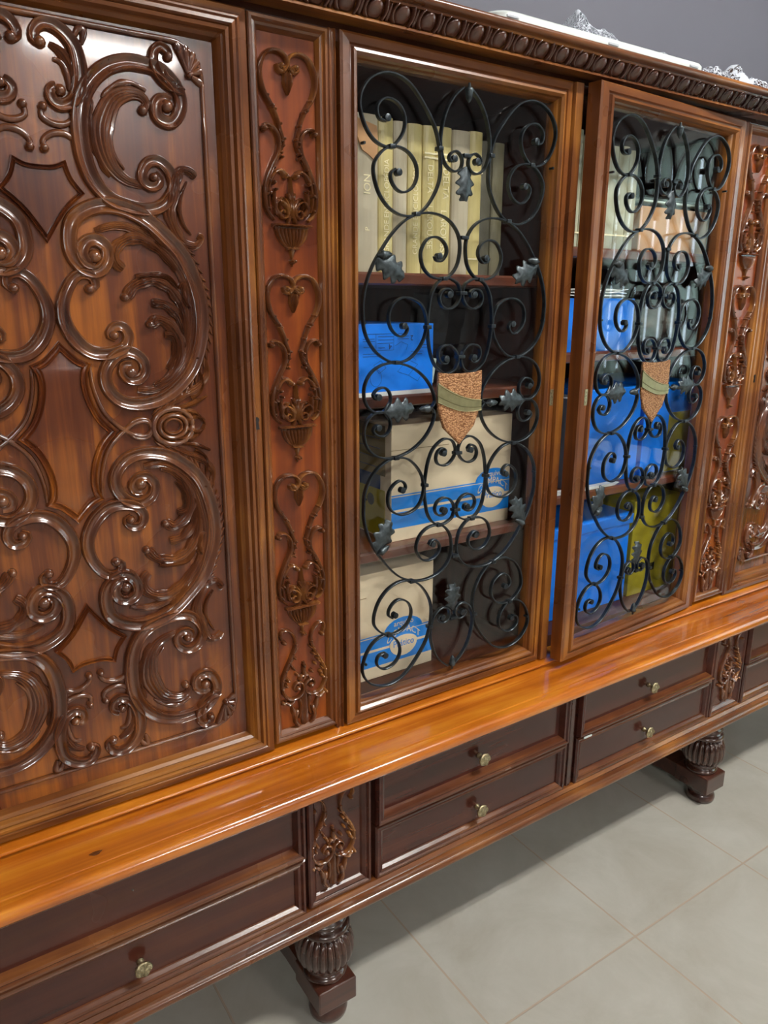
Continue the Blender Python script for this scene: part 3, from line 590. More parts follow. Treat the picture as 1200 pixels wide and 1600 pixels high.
# ---- pilasters
def urn_mesh():
    bm = bmesh.new(); H = .013
    P = lambda k, s: T(U(D['P_'+k]), (0, 0), s, 1)
    for s in (1, -1):
        strand(bm, P('s1', s), (.0034, .0044, .0028), H, step=.003); strand(bm, P('s2', s), (.0036, .0042, .0032), H, step=.003)
        strand(bm, P('s3', s), (.0042, .0032, .0018), H*.95, wob=.2); strand(bm, P('s4', s), (.0022, .0032, .003), H)
        strand(bm, P('s6', s), .0028, H*.9); strand(bm, P('s7', s), .003, H*.9)
        s1 = smooth2(P('s1', s), .0105)
        for i in range(int(len(s1)*.55), len(s1)-1, 2):     # buds along the stem
            ball(bm, s1[i][0]-s*.002*-1, s1[i][1], .0034, H*1.15, seg=8)
        s2 = smooth2(P('s2', s), .010)
        for i in range(int(len(s2)*.25), len(s2)-1, 2): ball(bm, s2[i][0]+s*.0035, s2[i][1], .0030, H*1.05, seg=8)
        for i, (x, z) in enumerate(P('balls', s)): ball(bm, x, z, (.005, .0055, .0045, .0055, .004, .004, .003, .003, .003, .003, .0035)[i], H*1.25, seg=10)
        # curled acanthus beside the centre spike
        strand(bm, [(s*.006, -.205), (s*.016, -.196), (s*.022, -.204), (s*.018, -.215)], (.003, .004, .0025), H, prof=LEAF)
        strand(bm, [(s*.020, -.222), (s*.027, -.212), (s*.030, -.196), (s*.027, -.184)], (.003, .0035, .002), H*.9, wob=.25)
        strand(bm, [(s*.004, -.222), (s*.008, -.234), (s*.016, -.236)], (.003, .003, .002), H*.9)
    strand(bm, [(0, -.163), (0, -.19), (0, -.225)], (.002, .0058, .0065), H*1.1, prof=LEAF)
    # drop under the heart
    strand(bm, [(0, -.016), (0, -.030), (0, -.048)], (.0075, .0085, .002), H*1.15, prof=LEAF)
    for s in (1, -1): strand(bm, [(s*.008, -.020), (s*.009, -.014), (s*.003, -.010)], .0028, H)
    # basket: rim, fluted bowl, knop and drop
    zt = -.236
    strand(bm, [(-.034, zt), (0, zt), (.034, zt)], .0030, H*1.25)
    n = 9
    for i in range(n):
        u = -1+2*(i+.5)/n
        strand(bm, [(u*.029, zt-.004), (u*.027, zt-.014), (u*.019, zt-.026), (u*.010, zt-.033)], (.0034, .0032, .0014), H*(1.15-.3*abs(u)))
    polyprism(bm, [(-.030, zt-.002), (.030, zt-.002), (.026, zt-.016), (.018, zt-.028), (.008, zt-.034), (-.008, zt-.034), (-.018, zt-.028), (-.026, zt-.016)], 0, -.006)
    strand(bm, [(-.010, zt-.035), (0, zt-.035), (.010, zt-.035)], .002, H*1.1)
    strand(bm, [(0, zt-.034), (0, zt-.045), (0, zt-.062)], (.006, .0018, .0016), H*.8); ball(bm, 0, zt-.056, .0034, H)
    return mesh(bm, 'urn_and_heart_relief', True, 60)
def scroll_mesh():
    bm = bmesh.new(); H = .010
    P = lambda k, s: T(U(D['B_'+k]), (0, 0), s, 1)
    for s in (1, -1):
        strand(bm, P('t1', s), (.0030, .0040, .0028), H)
        strand(bm, P('t3', s), (.0028, .0045, .003), H, wob=.25); strand(bm, P('t5', s), (.003, .004, .002), H, wob=.2); strand(bm, P('t6', s), .003, H)
        t1 = smooth2(P('t1', s), .009)
        for i in range(int(len(t1)*.28), int(len(t1)*.62), 2): ball(bm, t1[i][0]+s*-.0*1, t1[i][1], .0036, H*1.15, seg=8)
        for i in range(int(len(t1)*.32), int(len(t1)*.60), 2):
            x, z = t1[i]; strand(bm, [(x, z), (x-s*-.006, z+.003), (x-s*-.010, z+.009)], (.003, .0026, .001), H*.9)
        for i, (x, z) in enumerate(P('balls', s)): ball(bm, x, z, (.005, .0035, .0035, .004, .006, .0045, .004, .004, .004, .0035)[i], H*1.3)
        strand(bm, [(s*.022, .060), (s*.034, .055), (s*.040, .066)], (.003, .0035, .002), H)
        strand(bm, [(s*.016, .040), (s*.020, .020), (s*.014, .004)], (.004, .005, .003), H, wob=.25)
    strand(bm, [(0, .135), (0, .118), (0, .100)], (.003, .0045, .004), H)
    strand(bm, [(0, .075), (0, .045), (0, .006)], (.0055, .0075, .008), H*.8, prof=LEAF)
    return mesh(bm, 'scroll_relief', True, 60)
URN = urn_mesh(); SCR = scroll_mesh()
def pilaster(xa, xb, xc, strip):
    bm = bmesh.new(); frame(bm, xa, xb, ZB+.012, ZT-.002, [(0, .02), (0, -.005), (.002, -.008), (.006, -.008), (.0085, -.004), (.011, -.005), (.014, -.003), (.018, .003), (.020, .010)])
    p = O('pilaster', bm, [M['stile'], M['rail']])
    O('pilaster_panel', B(xa+.012, xb-.012, .006, .018, ZB+.02, ZT-.012), M['plil'], p)
    bm = bmesh.new(); a, b_ = strip; extrz(bm, [(a, .02), (a, -.002), (a+.003, -.005), (a+.007, -.002), (a+.009, -.002), (a+.012, -.006), (b_-.001, -.004), (b_, .02)], ZB+.002, ZT)
    O('corner_bead', bm, M['stile'], p)
    for z in (1.761, 1.439, 1.110): link('urn_and_heart_relief', URN, M['urn'], p, (xc-UB[0], .006-UB[1], z-UB[2]))
    link('scroll_relief', SCR, M['urn'], p, (xc-UB[0], .006-UB[1], .626-UB[2]))
    return p
pilaster(.521, .655, .588, (.655, .671)); pilaster(MIR-.655, MIR-.521, MIR-.588, (MIR-.671, MIR-.655))

# ---- glass doors (built about their own centre x=0, in the plane y=0)
def strap(bm, pts, y0, y1, hw=.0018, step=.004):
    c = smooth2(pts, step); n = len(c); prev = None
    for i, p in enumerate(c):
        a = c[max(0, i-1)]; b_ = c[min(n-1, i+1)]; tx, tz = b_[0]-a[0], b_[1]-a[1]; l = math.hypot(tx, tz) or 1; nx, nz = -tz/l, tx/l
        k = hw
        ring = [bm.verts.new((p[0]+nx*u, y, p[1]+nz*u)) for u, y in ((-k, y0+.001), (-k, y1-.001), (-k*.5, y1), (k*.5, y1), (k, y1-.001), (k, y0+.001), (k*.5, y0), (-k*.5, y0))]
        if prev:
            for q in range(8): bm.faces.new((prev[q], prev[(q+1) % 8], ring[(q+1) % 8], ring[q]))
        else: bm.faces.new(ring)
        prev = ring
    bm.faces.new(prev[::-1])
GY0, GY1 = -.0055, .0040
def cyl_y(bm, x, z, r, y0, y1, seg=14):
    A_ = [bm.verts.new((x+r*math.cos(2*PI*i/seg), y0, z+r*math.sin(2*PI*i/seg))) for i in range(seg)]
    B_ = [bm.verts.new((v.co.x, y1, v.co.z)) for v in A_]; C_ = [bm.verts.new((x+(v.co.x-x)*.45, y0-.0012, z+(v.co.z-z)*.45)) for v in A_]
    for i in range(seg):
        j = (i+1) % seg; bm.faces.new((A_[i], A_[j], B_[j], B_[i])); bm.faces.new((C_[i], C_[j], A_[j], A_[i]))
    bm.faces.new(C_); bm.faces.new(B_[::-1])
def grille_mesh():
    bm = bmesh.new()
    for sx in (1, -1):
        for sz in (1, -1):
            for k in ('C1', 'E1', 'F1', 'G1', 'H1'):
                strap(bm, T(U(D['G_'+k]), (0, 0), sx, sz), GY0, GY1)
            for x, z in T(U(D['G_eyes']), (0, 0), sx, sz): cyl_y(bm, x, z, .0062, GY0-.001, GY1)
            for x, z in T(U(D['G_coll']), (0, 0), sx, sz):
                if abs(x) < .014: continue
                if abs(z) > .50 or 1:
                    box(bm, x-.0055, x+.0055, GY0-.003, GY1+.001, z-.0035, z+.0035, .001)
    for z in (.4510, .3115-.0, .2125, .0945):
        for s in (1, -1): box(bm, -.0085, .0085, GY0-.004, GY1+.001, s*z-.0032, s*z+.0032, .001)
    for s in (-1, 1):      # little fixing rivets at the frame
        for z in (.45, .16, -.16, -.50): box(bm, s*.2215-.002, s*.2215+.002, GY0-.001, GY1, z-.002, z+.002)
    return mesh(bm, 'iron_grille', True, 35)
def oak(L_, Wd, y=-.008):
    """oak leaf pointing down -z from the origin, with lobes, a ridge and thickness"""
    bm = bmesh.new(); nu, nv = 28, 9; G_ = []
    for side in (0, 1):
        g_ = []
        for i in range(nu+1):
            t = i/nu
            lob = .78+.22*math.cos(2*PI*(3.4*t-.42)); env = math.sin(PI*min(1, t*.90+.06))**.55
            w_ = Wd*env*lob + .0008; row = []
            for j in range(nv):
                u = -1+2*j/(nv-1)
                yy = y - .003*math.cos(u*PI/2) - .0035*math.sin(t*PI) + .0012*abs(math.sin(u*6)) - .0012*math.cos(2*PI*3.6*t)*abs(u) + .0025*abs(u)
                if side: yy += .0016
                row.append(bm.verts.new((u*w_, yy, -t*L_ - .004*abs(u)*lob*(1 if t < .8 else 0))))
            g_.append(row)
        G_.append(g_)
    for g_ in G_:
        for i in range(nu):
            for j in range(nv-1): bm.faces.new((g_[i][j], g_[i][j+1], g_[i+1][j+1], g_[i+1][j]))
    a, b_ = G_
    loop = [(i, 0) for i in range(nu+1)] + [(nu, j) for j in range(1, nv)] + [(i, nv-1) for i in range(nu-1, -1, -1)] + [(0, j) for j in range(nv-2, 0, -1)]
    for p, q in zip(loop, loop[1:]+loop[:1]): bm.faces.new((a[p[0]][p[1]], a[q[0]][q[1]], b_[q[0]][q[1]], b_[p[0]][p[1]]))
    return mesh(bm, 'oak_leaf', True)
def acorn():
    bm = bmesh.new(); rings = []; pr = [(.0, -.001), (.0022, .0), (.003, .006), (.0068, .008), (.0078, .012), (.0064, .0145), (.0062, .018), (.0052, .024), (.0025, .029), (.0008, .031)]
    for r, l in pr: rings.append([bm.verts.new((r*math.cos(2*PI*i/12), -.012+r*math.sin(2*PI*i/12), -l)) for i in range(12)])
    for a, b_ in zip(rings, rings[1:]):
        for i in range(12): j = (i+1) % 12; bm.faces.new((a[i], a[j], b_[j], b_[i]))
    return mesh(bm, 'acorn', True, doubles=True)
def shield_mesh():
    pts = [(-.0555, .0635), (-.03, .0605), (0, .0595), (.03, .0605), (.0515, .0635), (.052, .03), (.050, -.006), (.036, -.043), (.0, -.078), (-.040, -.043), (-.054, -.006), (-.056, .03)]
    bm = bmesh.new(); pts = [(x+.002, z+.002) for x, z in pts]
    polyprism(bm, pts, -.007, -.013, inset=.03)
    return mesh(bm, 'shield', False)
def band_mesh():
    bm = bmesh.new(); n = 14; rings = []
    for i in range(n+1):
        t = i/n; x = -.0555+.108*t
        zt = .047-.034*math.sin(t*PI*.5)**.9-.004*t; zb = .010-.026*math.sin(min(1, t*1.25)*PI*.5)**1.0+.004*t
        rings.append([bm.verts.new((x, yy, zt+(zb-zt)*v)) for v, yy in ((0, -.012), (0, -.0152), (.06, -.0158), (.1, -.0145), (.66, -.0145), (.68, -.0135), (.72, -.0150), (.95, -.0152), (1, -.0158), (1.02, -.012))])
    for a, b_ in zip(rings, rings[1:]):
        for q in range(9): bm.faces.new((a[q], a[q+1], b_[q+1], b_[q]))
    bm.faces.new(rings[0]); bm.faces.new(rings[-1][::-1])
    return mesh(bm, 'diagonal_band', False)
GR = grille_mesh(); OAK = oak(.066, .0235); OAKS = oak(.058, .021); AC = acorn(); SHD = shield_mesh(); BND = band_mesh()
def glass_door(loc, rotz, hw, astr):
    """hw: half width of the mitred frame; loc: world point of the frame centre at z=1.2155"""
    z0, z1 = ZB+.004-1.2155, ZT-1.2155
    ins = hw-.222
    pr = [(0, .022), (0, -.008), (.004, -.011), (ins*.42, -.012)] + [(ins*.42+(ins*.58)*t, y) for t, y in ((.10, -.008), (.22, -.008), (.32, -.014), (.52, -.015), (.72, -.010), (.80, -.004), (.90, -.001), (1.0, .004), (1.02, .018))] + [(0, .022)]
    bm = bmesh.new(); frame(bm, -hw, hw, z0, z1, pr[:-1], kz=.037/ins);
    frame(bm, -hw, hw, z0, z1, [(0, .022), (ins*1.0, .022), (ins*1.02, .018)], kz=.037/ins)
    if astr:    # astragal along the closing edge
        extrz(bm, [(hw+.0005, .02), (hw+.0005, -.004), (hw+.003, -.004), (hw+.006, -.012), (hw+.026, -.012), (hw+.029, -.009), (hw+.029, .02)], z0, z1)
    d = link('glass_door', mesh(bm, 'door_frame', False), [M['stile'], M['rail']], up)
    d.location = Vector(loc)-Vector(UB); d.rotation_euler = (0, 0, rotz)
    obj('glass_pane', B(-hw+ins-.004, hw-ins+.004, .010, .013, z0+.033, z1-.033), M['glass'], d)
    g_ = link('iron_grille', GR, M['iron'], d, (0, -.005, 0)); g_.scale = (.972, 1, .985)
    s = link('copper_shield', SHD, M['copper'], d); s['label'] = 'hammered copper shield'
    b_ = link('brass_band', BND, M['brass'], d); b_['label'] = 'polished brass sash across the shield'
    def leaf(x, z, ang, me=OAK): o = link('oak_leaf', me, M['leaf'], d, (x, 0, z), (0, ang, 0)); return o
    def aco(x, z, ang): link('acorn', AC, M['leaf'], d, (x, 0, z), (0, ang, 0))
    for sx in (1, -1):
        for sz in (1, -1):
            x, z = U([D['g_leafB0']])[0]; A_ = math.radians(-62 if sz > 0 else -150)
            leaf(sx*-1*abs(x)+sx*.004, sz*z, sx*A_ if sz > 0 else sx*A_)
            aco(sx*-abs(x)+sx*.004, sz*z+.004*sz, sx*math.radians(-95 if sz > 0 else -118))
        x, z = U([D['g_leafC0']])[0]
        leaf(-sx*abs(x), 0, sx*math.radians(-92))
        aco(-sx*.066, 0, sx*math.radians(90))
    leaf(0, .427, 0, OAKS); leaf(0, -.427, PI, OAKS)
    aco(0, .560, 0); aco(0, -.560, PI)
    bm = bmesh.new(); xk = (.248 if astr else -.252); keyhole(bm, xk, -.0115, -.003); obj('keyhole', bm, M['lock'], d)
    obj('lock_plate', B(xk-.0048, xk+.0048, -.0122, -.011, -.017, .017), M['knob'], d)
    return d
glass_door((.9335, 0, 1.2155), 0, .2585, True)
a_ = math.radians(4.3); s_ = .270
glass_door((1.763-s_*math.cos(a_), -s_*math.sin(a_), 1.2155), a_, .270, False)

# ================================================================== LOWER BASE
LB = (CX, .15, 0)
lo = empty('drawer_base', LB); tag(lo, 'low mahogany drawer base with honey coloured top on fluted bulb feet', 'sideboard')
def Q(name, bm, mat, parent=lo, **k): return obj(name, bm, mat, parent, off=LB, **k)
bm = bmesh.new()
extrx(bm, [(.43, .585), (-.109, .585), (-.1105, .582), (-.1125, .582), (-.114, .5855), (-.122, .5855)] + arc(-.124, .571, .0145, 90, 260, 10)[1:] + [(-.118, .555), (-.106, .553), (.43, .553)], XL-.025, XR+.025)
Q('worktop', bm, M['top'], smooth=True, angle=30)
bm = bmesh.new(); pts = [(.176+.009*math.cos(t)*(1+.3*math.sin(3*t)), -.084+.005*math.sin(t)) for t in [2*PI*i/16 for i in range(16)]]
vs = [bm.verts.new((x, y, .5853)) for x, y in pts]; bm.faces.new(vs)
o = Q('wood_knot', bm, M['stile']); o['label'] = 'small dark knot in the top'
bm = bmesh.new()
box(bm, XL, XR, -.088, .42, .285, .553)
Q('base_carcass', bm, M['dark'])
prof = [(-.08, .310), (-.108, .309), (-.114, .303), (-.112, .298), (-.121, .296)] + arc(-.119, .282, .0095, 110, 235, 6) + [(-.119, .268), (-.112, .261), (-.10, .258), (.42, .258), (.42, .285), (-.08, .285)]
Q('bottom_rail', extrx(bmesh.new(), prof, XL-.015, XR+.015), M['rail'], smooth=True, angle=30)
DPR = [(0, -.088), (0, -.104), (.003, -.108), (.007, -.108), (.009, -.104), (.012, -.106), (.016, -.1045), (.020, -.099), (.021, -.0965)]
def knob_mesh():
    bm = bmesh.new(); pr = [(.006, 0), (.0065, .002), (.004, .004), (.0035, .012), (.006, .015), (.0135, .017), (.0145, .0195), (.0125, .0225), (.009, .0215), (.006, .0235), (.001, .0245)]
    rings = []
    for i_, (r, l) in enumerate(pr):
        rings.append([bm.verts.new((r*(1+(.06*math.cos(a*5) if i_ > 4 else 0))*math.cos(a), -l-(.0012*math.cos(a*5) if 4 < i_ < 10 else 0), r*math.sin(a))) for a in [2*PI*k/30 for k in range(30)]])
    for a, b_ in zip(rings, rings[1:]):
        for i in range(30): j = (i+1) % 30; bm.faces.new((a[i], a[j], b_[j], b_[i]))
    bm.faces.new(rings[0][::-1]); bm.faces.new(rings[-1]); return mesh(bm, 'knob', True)
KN = knob_mesh()
for x0, x1, kx, kn in ((-.086, .526, .222, (0, 1)), (.679, 1.204, .944, (1, 1)), (MIR-1.204, MIR-.679, 1.499, (1, 1)), (MIR-.526, MIR+.086, MIR-.222, (1, 1))):
    for i, (z0, z1, kz) in enumerate(((.432, .556, .487), (.308, .428, .362))):
        bm = bmesh.new(); pr = [(d, y-(.006 if (i == 0 and 0 < d < .018) else 0)) for d, y in DPR]
        frame(bm, x0, x1, z0, z1, pr, fill=True)
        dr = Q('drawer', bm, [M['drawer'], M['edge']])
        if kn[i]: link('drawer_knob', KN, M['knob'], dr, (kx-LB[0], -.0965-LB[1], kz))
        else:
            bm = bmesh.new(); ball(bm, .222, .504, .0016, .004, -.0962); Q('bare_screw', bm, M['steel'], dr)
bm = bmesh.new(); box(bm, 1.207, 1.235, -.100, -.08, .308, .553, .002); box(bm, 1.2145, 1.2275, -.104, -.09, .308, .553, .002)
Q('middle_stile', bm, M['dark'])
bm = bmesh.new(); box(bm, 1.252, 1.278, -.1155, -.113, .428, .4325, .0008); c = Q('chipped_edge', bm, M['white']); c['label'] = 'white chipped spot on the drawer edge'
for s in (0, 1):
    fx = (lambda x: x) if s == 0 else (lambda x: MIR-x)
    xa, xb = sorted((fx(.532), fx(.670)))
    bm = bmesh.new(); frame(bm, xa, xb, .309, .553, [(0, -.086), (0, -.103), (.003, -.106), (.007, -.106), (.009, -.102), (.013, -.103), (.018, -.098), (.021, -.094)], fill=True)
    p = Q('carved_base_panel', bm, [M['drawer'], M['edge']])
    link('scroll_relief', SCR, M['urn'], p, (fx(.588)-LB[0], -.094-LB[1], .331))
def foot(xc):
    bm = bmesh.new(); box(bm, xc-.043, xc+.043, -.105, .0, .043, .095, .003)
    # runner reaching back with an arched underside
    pr = [(-.01, .043), (-.01, .088)] + [(.02+.32*t, .088+.0*t) for t in (0, 1)] + [(.40, .095), (.42, .095), (.42, .043), (.36, .043)] + [(.30-.24*t, .043-.012*math.sin(PI*t)) for t in (0, .25, .5, .75, 1)]
    A_ = [bm.verts.new((xc-.036, y, z)) for y, z in pr]; B_ = [bm.verts.new((xc+.036, y, z)) for y, z in pr]; n = len(pr)
    for i in range(n): j = (i+1) % n; bm.faces.new((A_[i], A_[j], B_[j], B_[i]))
    bm.faces.new(A_); bm.faces.new(B_[::-1])
    t = Q('sled_foot', bm, M['dark'])
    bm = bmesh.new()
    prof = [(.043, .095), (.045, .099), (.045, .103), (.040, .107), (.036, .110), (.038, .114), (.037, .118), (.033, .121)]
    for i in range(15):
        a = -PI/2+PI*(i+1)/16; r = .030+.030*math.cos(a)**.75; prof.append((r, .161+.040*math.sin(a), 1))
    prof += [(.041, .201), (.047, .204), (.051, .209), (.051, .214), (.046, .218), (.040, .220), (.039, .224), (.045, .227), (.047, .231), (.045, .235), (.038, .239), (.036, .246), (.040, .260)]
    lathe(bm, prof, xc, -.052, seg=176, flute=22)
    Q('fluted_bulb', bm, M['bulb'], t, smooth=True)
    bm = bmesh.new(); lathe(bm, [(.034, .0), (.038, .003), (.040, .014), (.036, .024), (.030, .030), (.034, .036), (.034, .043)], xc, -.062, seg=32)
    Q('foot_pad', bm, M['dark'], t, smooth=True)
    Q('foot_pad', lathe(bmesh.new(), [(.034, .0), (.038, .003), (.040, .014), (.036, .024), (.034, .043)], xc, .37, seg=24), M['dark'], t, smooth=True)
foot(.590); foot(MIR-.590)

# ================================================================== CONTENTS
def book(x0, x1, z0, h, y0, dep, mat, title=None, up_=True, lab='', grp=None, size=None, tx=.5, bands=(), parts=None):
    xc = (x0+x1)/2; w_ = (x1-x0)-.0008
    b = empty('book', (xc, y0, z0)); tag(b, lab, 'book', grp)
    r = w_/2
    sp = [(-r, dep), (-r, .006)] + [(-r*math.cos(math.radians(a)), .006-.006*math.sin(math.radians(a))) for a in (20, 45, 70, 90, 110, 135, 160)] + [(r, .006), (r, dep)]
    sp2 = [(x*.90 if y > .008 else x*.9, y+.0022) for x, y in sp[::-1]]
    bm = bmesh.new(); extrz(bm, sp+[(r-.0022, dep), (r-.0022, .009), (-r+.0022, .009), (-r+.0022, dep)], 0, h)
    obj('cover', bm, mat, b)
    obj('page_block', B(-r+.0024, r-.0024, .010, dep-.004, .003, h-.004), M['paper'], b)
    if title:
        for k, (s, size_, zpos, dx) in enumerate(title):
            t = text_bm(s, size_, .0002, condensed=.92); place(t, dx, -.0004, zpos, -PI/2 if up_ else PI/2)
            obj('spine_title', t, M['gold'], b)
    for zb in bands: obj('spine_band', B(-r*.95, r*.95, -.0006, .004, zb, zb+.003), M['gold'], b)
    return b
bookA = wood('pale_olive_cloth', (.42, .35, .24), (.54, .46, .33), (.62, .54, .40), 'z', .42, .3, fine=.4, patch=8, bump=.05)
bookB = wood('gilt_cloth', (.50, .40, .15), (.66, .54, .23), (.78, .66, .33), 'z', .35, .4, fine=.4, patch=8, bump=.05)
bookC = plain('olive_cloth_painted_shade', (.16, .14, .08), .5, noise=.2)  # cloth colour darkened to paint in the door frame's shade
bookD = plain('olive_cloth_painted_deep_shade', (.10, .09, .06), .5, noise=.2)  # same painted shade, a step darker
zs = 1.4605; GA = None
tG = [('GRANDE ENCICLOPÉDIA', .0155, .115, 0)]
ed = [.700, .752, .804, .837, .869, .902, .932, .972, 1.016, 1.049, 1.083, 1.114]
spec = [(bookA, None, True, 'pale olive book at the left end, mostly hidden by the door frame', ()),
 (bookA, [('ION', .02, .15, 0), ('P', .014, .075, 0)], True, 'wide pale cloth book with torn top edge, left of the gilt volumes', ()),
 (bookB, tG, True, 'gilt encyclopedia volume right of the wide torn book', ()),
 (bookA, None, True, 'plain taupe volume between the two gilt encyclopedia volumes', ()),
 (bookB, tG, True, 'gilt encyclopedia volume just right of the plain taupe one', ()),
 (bookB, [('DELTA', .018, .17, .0), ('LAROUSSE', .018, .085, 0)], False, 'gilt banded volume lettered downward, next to the second encyclopedia volume', (.205, .212)),
 (bookB, [('DELTA', .020, .165, .004), ('LAROUSSE', .020, .075, .0)], False, 'widest gilt banded volume lettered downward, left of the iron leaf', (.205, .214)),
 (bookA, None, True, 'plain taupe volume behind the hanging iron leaf', ()),
 (bookB, None, False, 'thin gilt volume with small spine lettering, right of centre', ()),
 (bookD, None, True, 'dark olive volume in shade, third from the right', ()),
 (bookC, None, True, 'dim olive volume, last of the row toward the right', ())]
spec[8] = (bookB, None, False, spec[8][3], (.19, .03))
# the two rightmost entries have the shelf end's shade painted into their cloth
for (x0, x1), (mt, ti, u_, lab, bn) in zip(zip(ed, ed[1:]), spec):
    h = .262+random.uniform(-.002, .004); dep = .20
    b = book(x0, x1, zs, h if mt not in (bookC, bookD) else .252, .075+random.uniform(0, .004) + (.012 if mt in (bookC, bookD) else 0), dep, mt, ti, u_, lab, 'encyclopedia row on the top left shelf', bands=bn)
# torn paper on the second book
bm = bmesh.new(); pts = [(-.022, .005), (-.024, -.02), (-.012, -.045), (.002, -.052), (.014, -.060), (.020, -.050), (.021, -.025), (.018, -.004), (0, .0)]
polyprism(bm, pts, .002, -.001); tp = obj('torn_wrapper', bm, M['tan'], None, loc=(.778, .0735, zs+.250)); tag(tp, 'torn brown paper scrap clinging to the top of the wide pale book', 'paper')

def stripes_box(name, x0, x1, y0, dep, z0, h, lab, side=None, logo_x=None):
    b = empty(name, (x0, y0, z0)); tag(b, lab, 'box', 'kraft archive boxes on the left shelves')
    W_ = x1-x0
    obj('box_body', B(0, W_, 0, dep, 0, h, .0015), M['kraft'], b)
    y_ = -.0006
    bm = bmesh.new()
    for a, c in ((.028, .062), (.068, .094), (.0965, .099)): box(bm, .001, W_-.001, y_, .001, z0*0+a, c)
    obj('blue_stripes', bm, M['blueprint'], b)
    lx = logo_x
    bm = bmesh.new(); pts = [(lx-.05*math.cos(math.radians(t)), .096+.030*math.sin(math.radians(t))) for t in range(0, 181, 15)]
    polyprism(bm, pts, .001, y_*1.5); o = obj('logo_arch', bm, M['blueprint'], b)
    bm = bmesh.new(); pts = [(lx+.036*math.cos(math.radians(t)), .066+.030*math.sin(math.radians(t))*(1.0 if t > 180 else .6)) for t in range(0, 360, 15)]
    polyprism(bm, pts, .001, y_*2.2); obj('logo_oval', bm, M['kraft'], b)
    t = text_bm('arquivo', .017, .0002); place(t, lx, y_*2.2, .1135); obj('logo_word', t, M['kraft'], b)
    t = text_bm('COMPACT', .0215, .0002, condensed=.85)
    for v in t.verts: v.co.z += -12*v.co.x**2 + .0
    place(t, lx, y_*2.2, .098); obj('logo_word', t, M['kraft'], b)
    t = text_bm('Prático', .0215, .0002, condensed=.9); place(t, lx, y_*3, .066); obj('logo_word', t, M['blueprint'], b)
    if side:
        obj('side_lower', B(-.0008, .001, .022, dep-.004, .004, .105), M['yellow'], b)['label'] = 'yellow lower half of the box end'
        obj('side_band', B(-.0010, .001, .040, dep-.004, .105, .135), M['navy'], b)
        bm = bmesh.new()
        for z in (.15, .17, .19, .21): box(bm, -.0012, .001, .040, dep-.015, z, z+.0012)
        obj('label_lines', bm, M['ink'], b)
        obj('side_upper', B(-.0009, .001, .022, dep-.004, .135, h-.004), plain('ochre_board', (.20, .13, .03), .6), b)
        bm = bmesh.new()
        cyl = [(.075+.013*math.cos(2*PI*i/20), .078+.013*math.sin(2*PI*i/20)) for i in range(20)]
        A_ = [bm.verts.new((-.0016, p, q)) for p, q in cyl]; B2 = [bm.verts.new((.0005, p, q)) for p, q in cyl]
        for i in range(20): bm.faces.new((A_[i], A_[(i+1) % 20], B2[(i+1) % 20], B2[i]))
        bm.faces.new(A_); obj('finger_hole', bm, M['lock'], b)
    # flap fold line, a thin strip of darker kraft
    obj('flap_seam', B(.0, W_*.45, -.0008, .0005, h-.052, h-.0508), plain('kraft_seam_brown', (.30, .21, .11), .8), b)
    return b
stripes_box('archive_box', .835, 1.158, .078, .14, .930, .243, 'kraft archive box with blue stripes and yellow end on the third shelf, left glass door', True, .272)
stripes_box('archive_box', .634, .947, .078, .14, .632, .240, 'kraft archive box with blue stripes at the bottom left behind the glass door', None, .235)

# blue carton with printed instructions
bx = empty('blue_carton', (.62, .058, 1.236)); tag(bx, 'bright blue carton with printed folding instructions on the second shelf', 'box')
obj('box_body', B(0, .299, 0, .25, .0075, .133, .001), M['blue'], bx)
obj('white_base_sheet', B(-.0, .297, -.003, .25, 0, .0075), M['paper'], bx)
bm = bmesh.new(); Y = -.0005
def ln(x0, z0, x1, z1, w_=.0009):
    dx, dz = x1-x0, z1-z0; l = math.hypot(dx, dz); nx, nz = -dz/l*w_/2, dx/l*w_/2
    vs = [bm.verts.new((a, Y, c)) for a, c in ((x0+nx, z0+nz), (x1+nx, z1+nz), (x1-nx, z1-nz), (x0-nx, z0-nz))]; bm.faces.new(vs)
for x0, x1, z in ((.145, .20, .115), (.17, .205, .110), (.17, .205, .104), (.168, .203, .098), (.17, .185, .0895), (.215, .237, .115), (.212, .240, .110), (.214, .24, .105), (.136, .162, .106), (.136, .163, .102), (.138, .158, .091), (.136, .175, .079), (.136, .175, .074), (.245, .275, .081), (.25, .272, .076), (.27, .288, .093), (.27, .286, .088)):
    ln(x0, z, x1, z)
for a, c in (((.165, .085), (.165, .116)), ((.165, .085), (.205, .085)), ((.205, .085), (.205, .116))): ln(*a, *c, .0006)
for poly in (((.160, .058), (.176, .066), (.188, .052), (.172, .042), (.160, .058)), ((.214, .044), (.238, .066), (.262, .056), (.240, .036), (.214, .044)), ((.222, .056), (.246, .074), (.258, .064)), ((.240, .036), (.262, .024), (.270, .034)), ((.208, .092), (.222, .1), (.238, .094), (.234, .084))):
    for p, q in zip(poly, poly[1:]): ln(*p, *q, .0006)
for i in range(20):
    a = 2*PI*i/20; c_ = 2*PI*(i+1)/20; ln(.165+.013*math.cos(a), .034+.016*math.sin(a), .165+.013*math.cos(c_), .034+.016*math.sin(c_), .0006)
obj('printed_instructions', bm, M['ink'], bx)
t = text_bm('2', .014, .0002); place(t, .247, Y, .107, PI); obj('printed_numeral', t, M['ink'], bx)
t = text_bm('4', .014, .0002); place(t, .197, Y, .092, PI); obj('printed_numeral', t, M['ink'], bx)

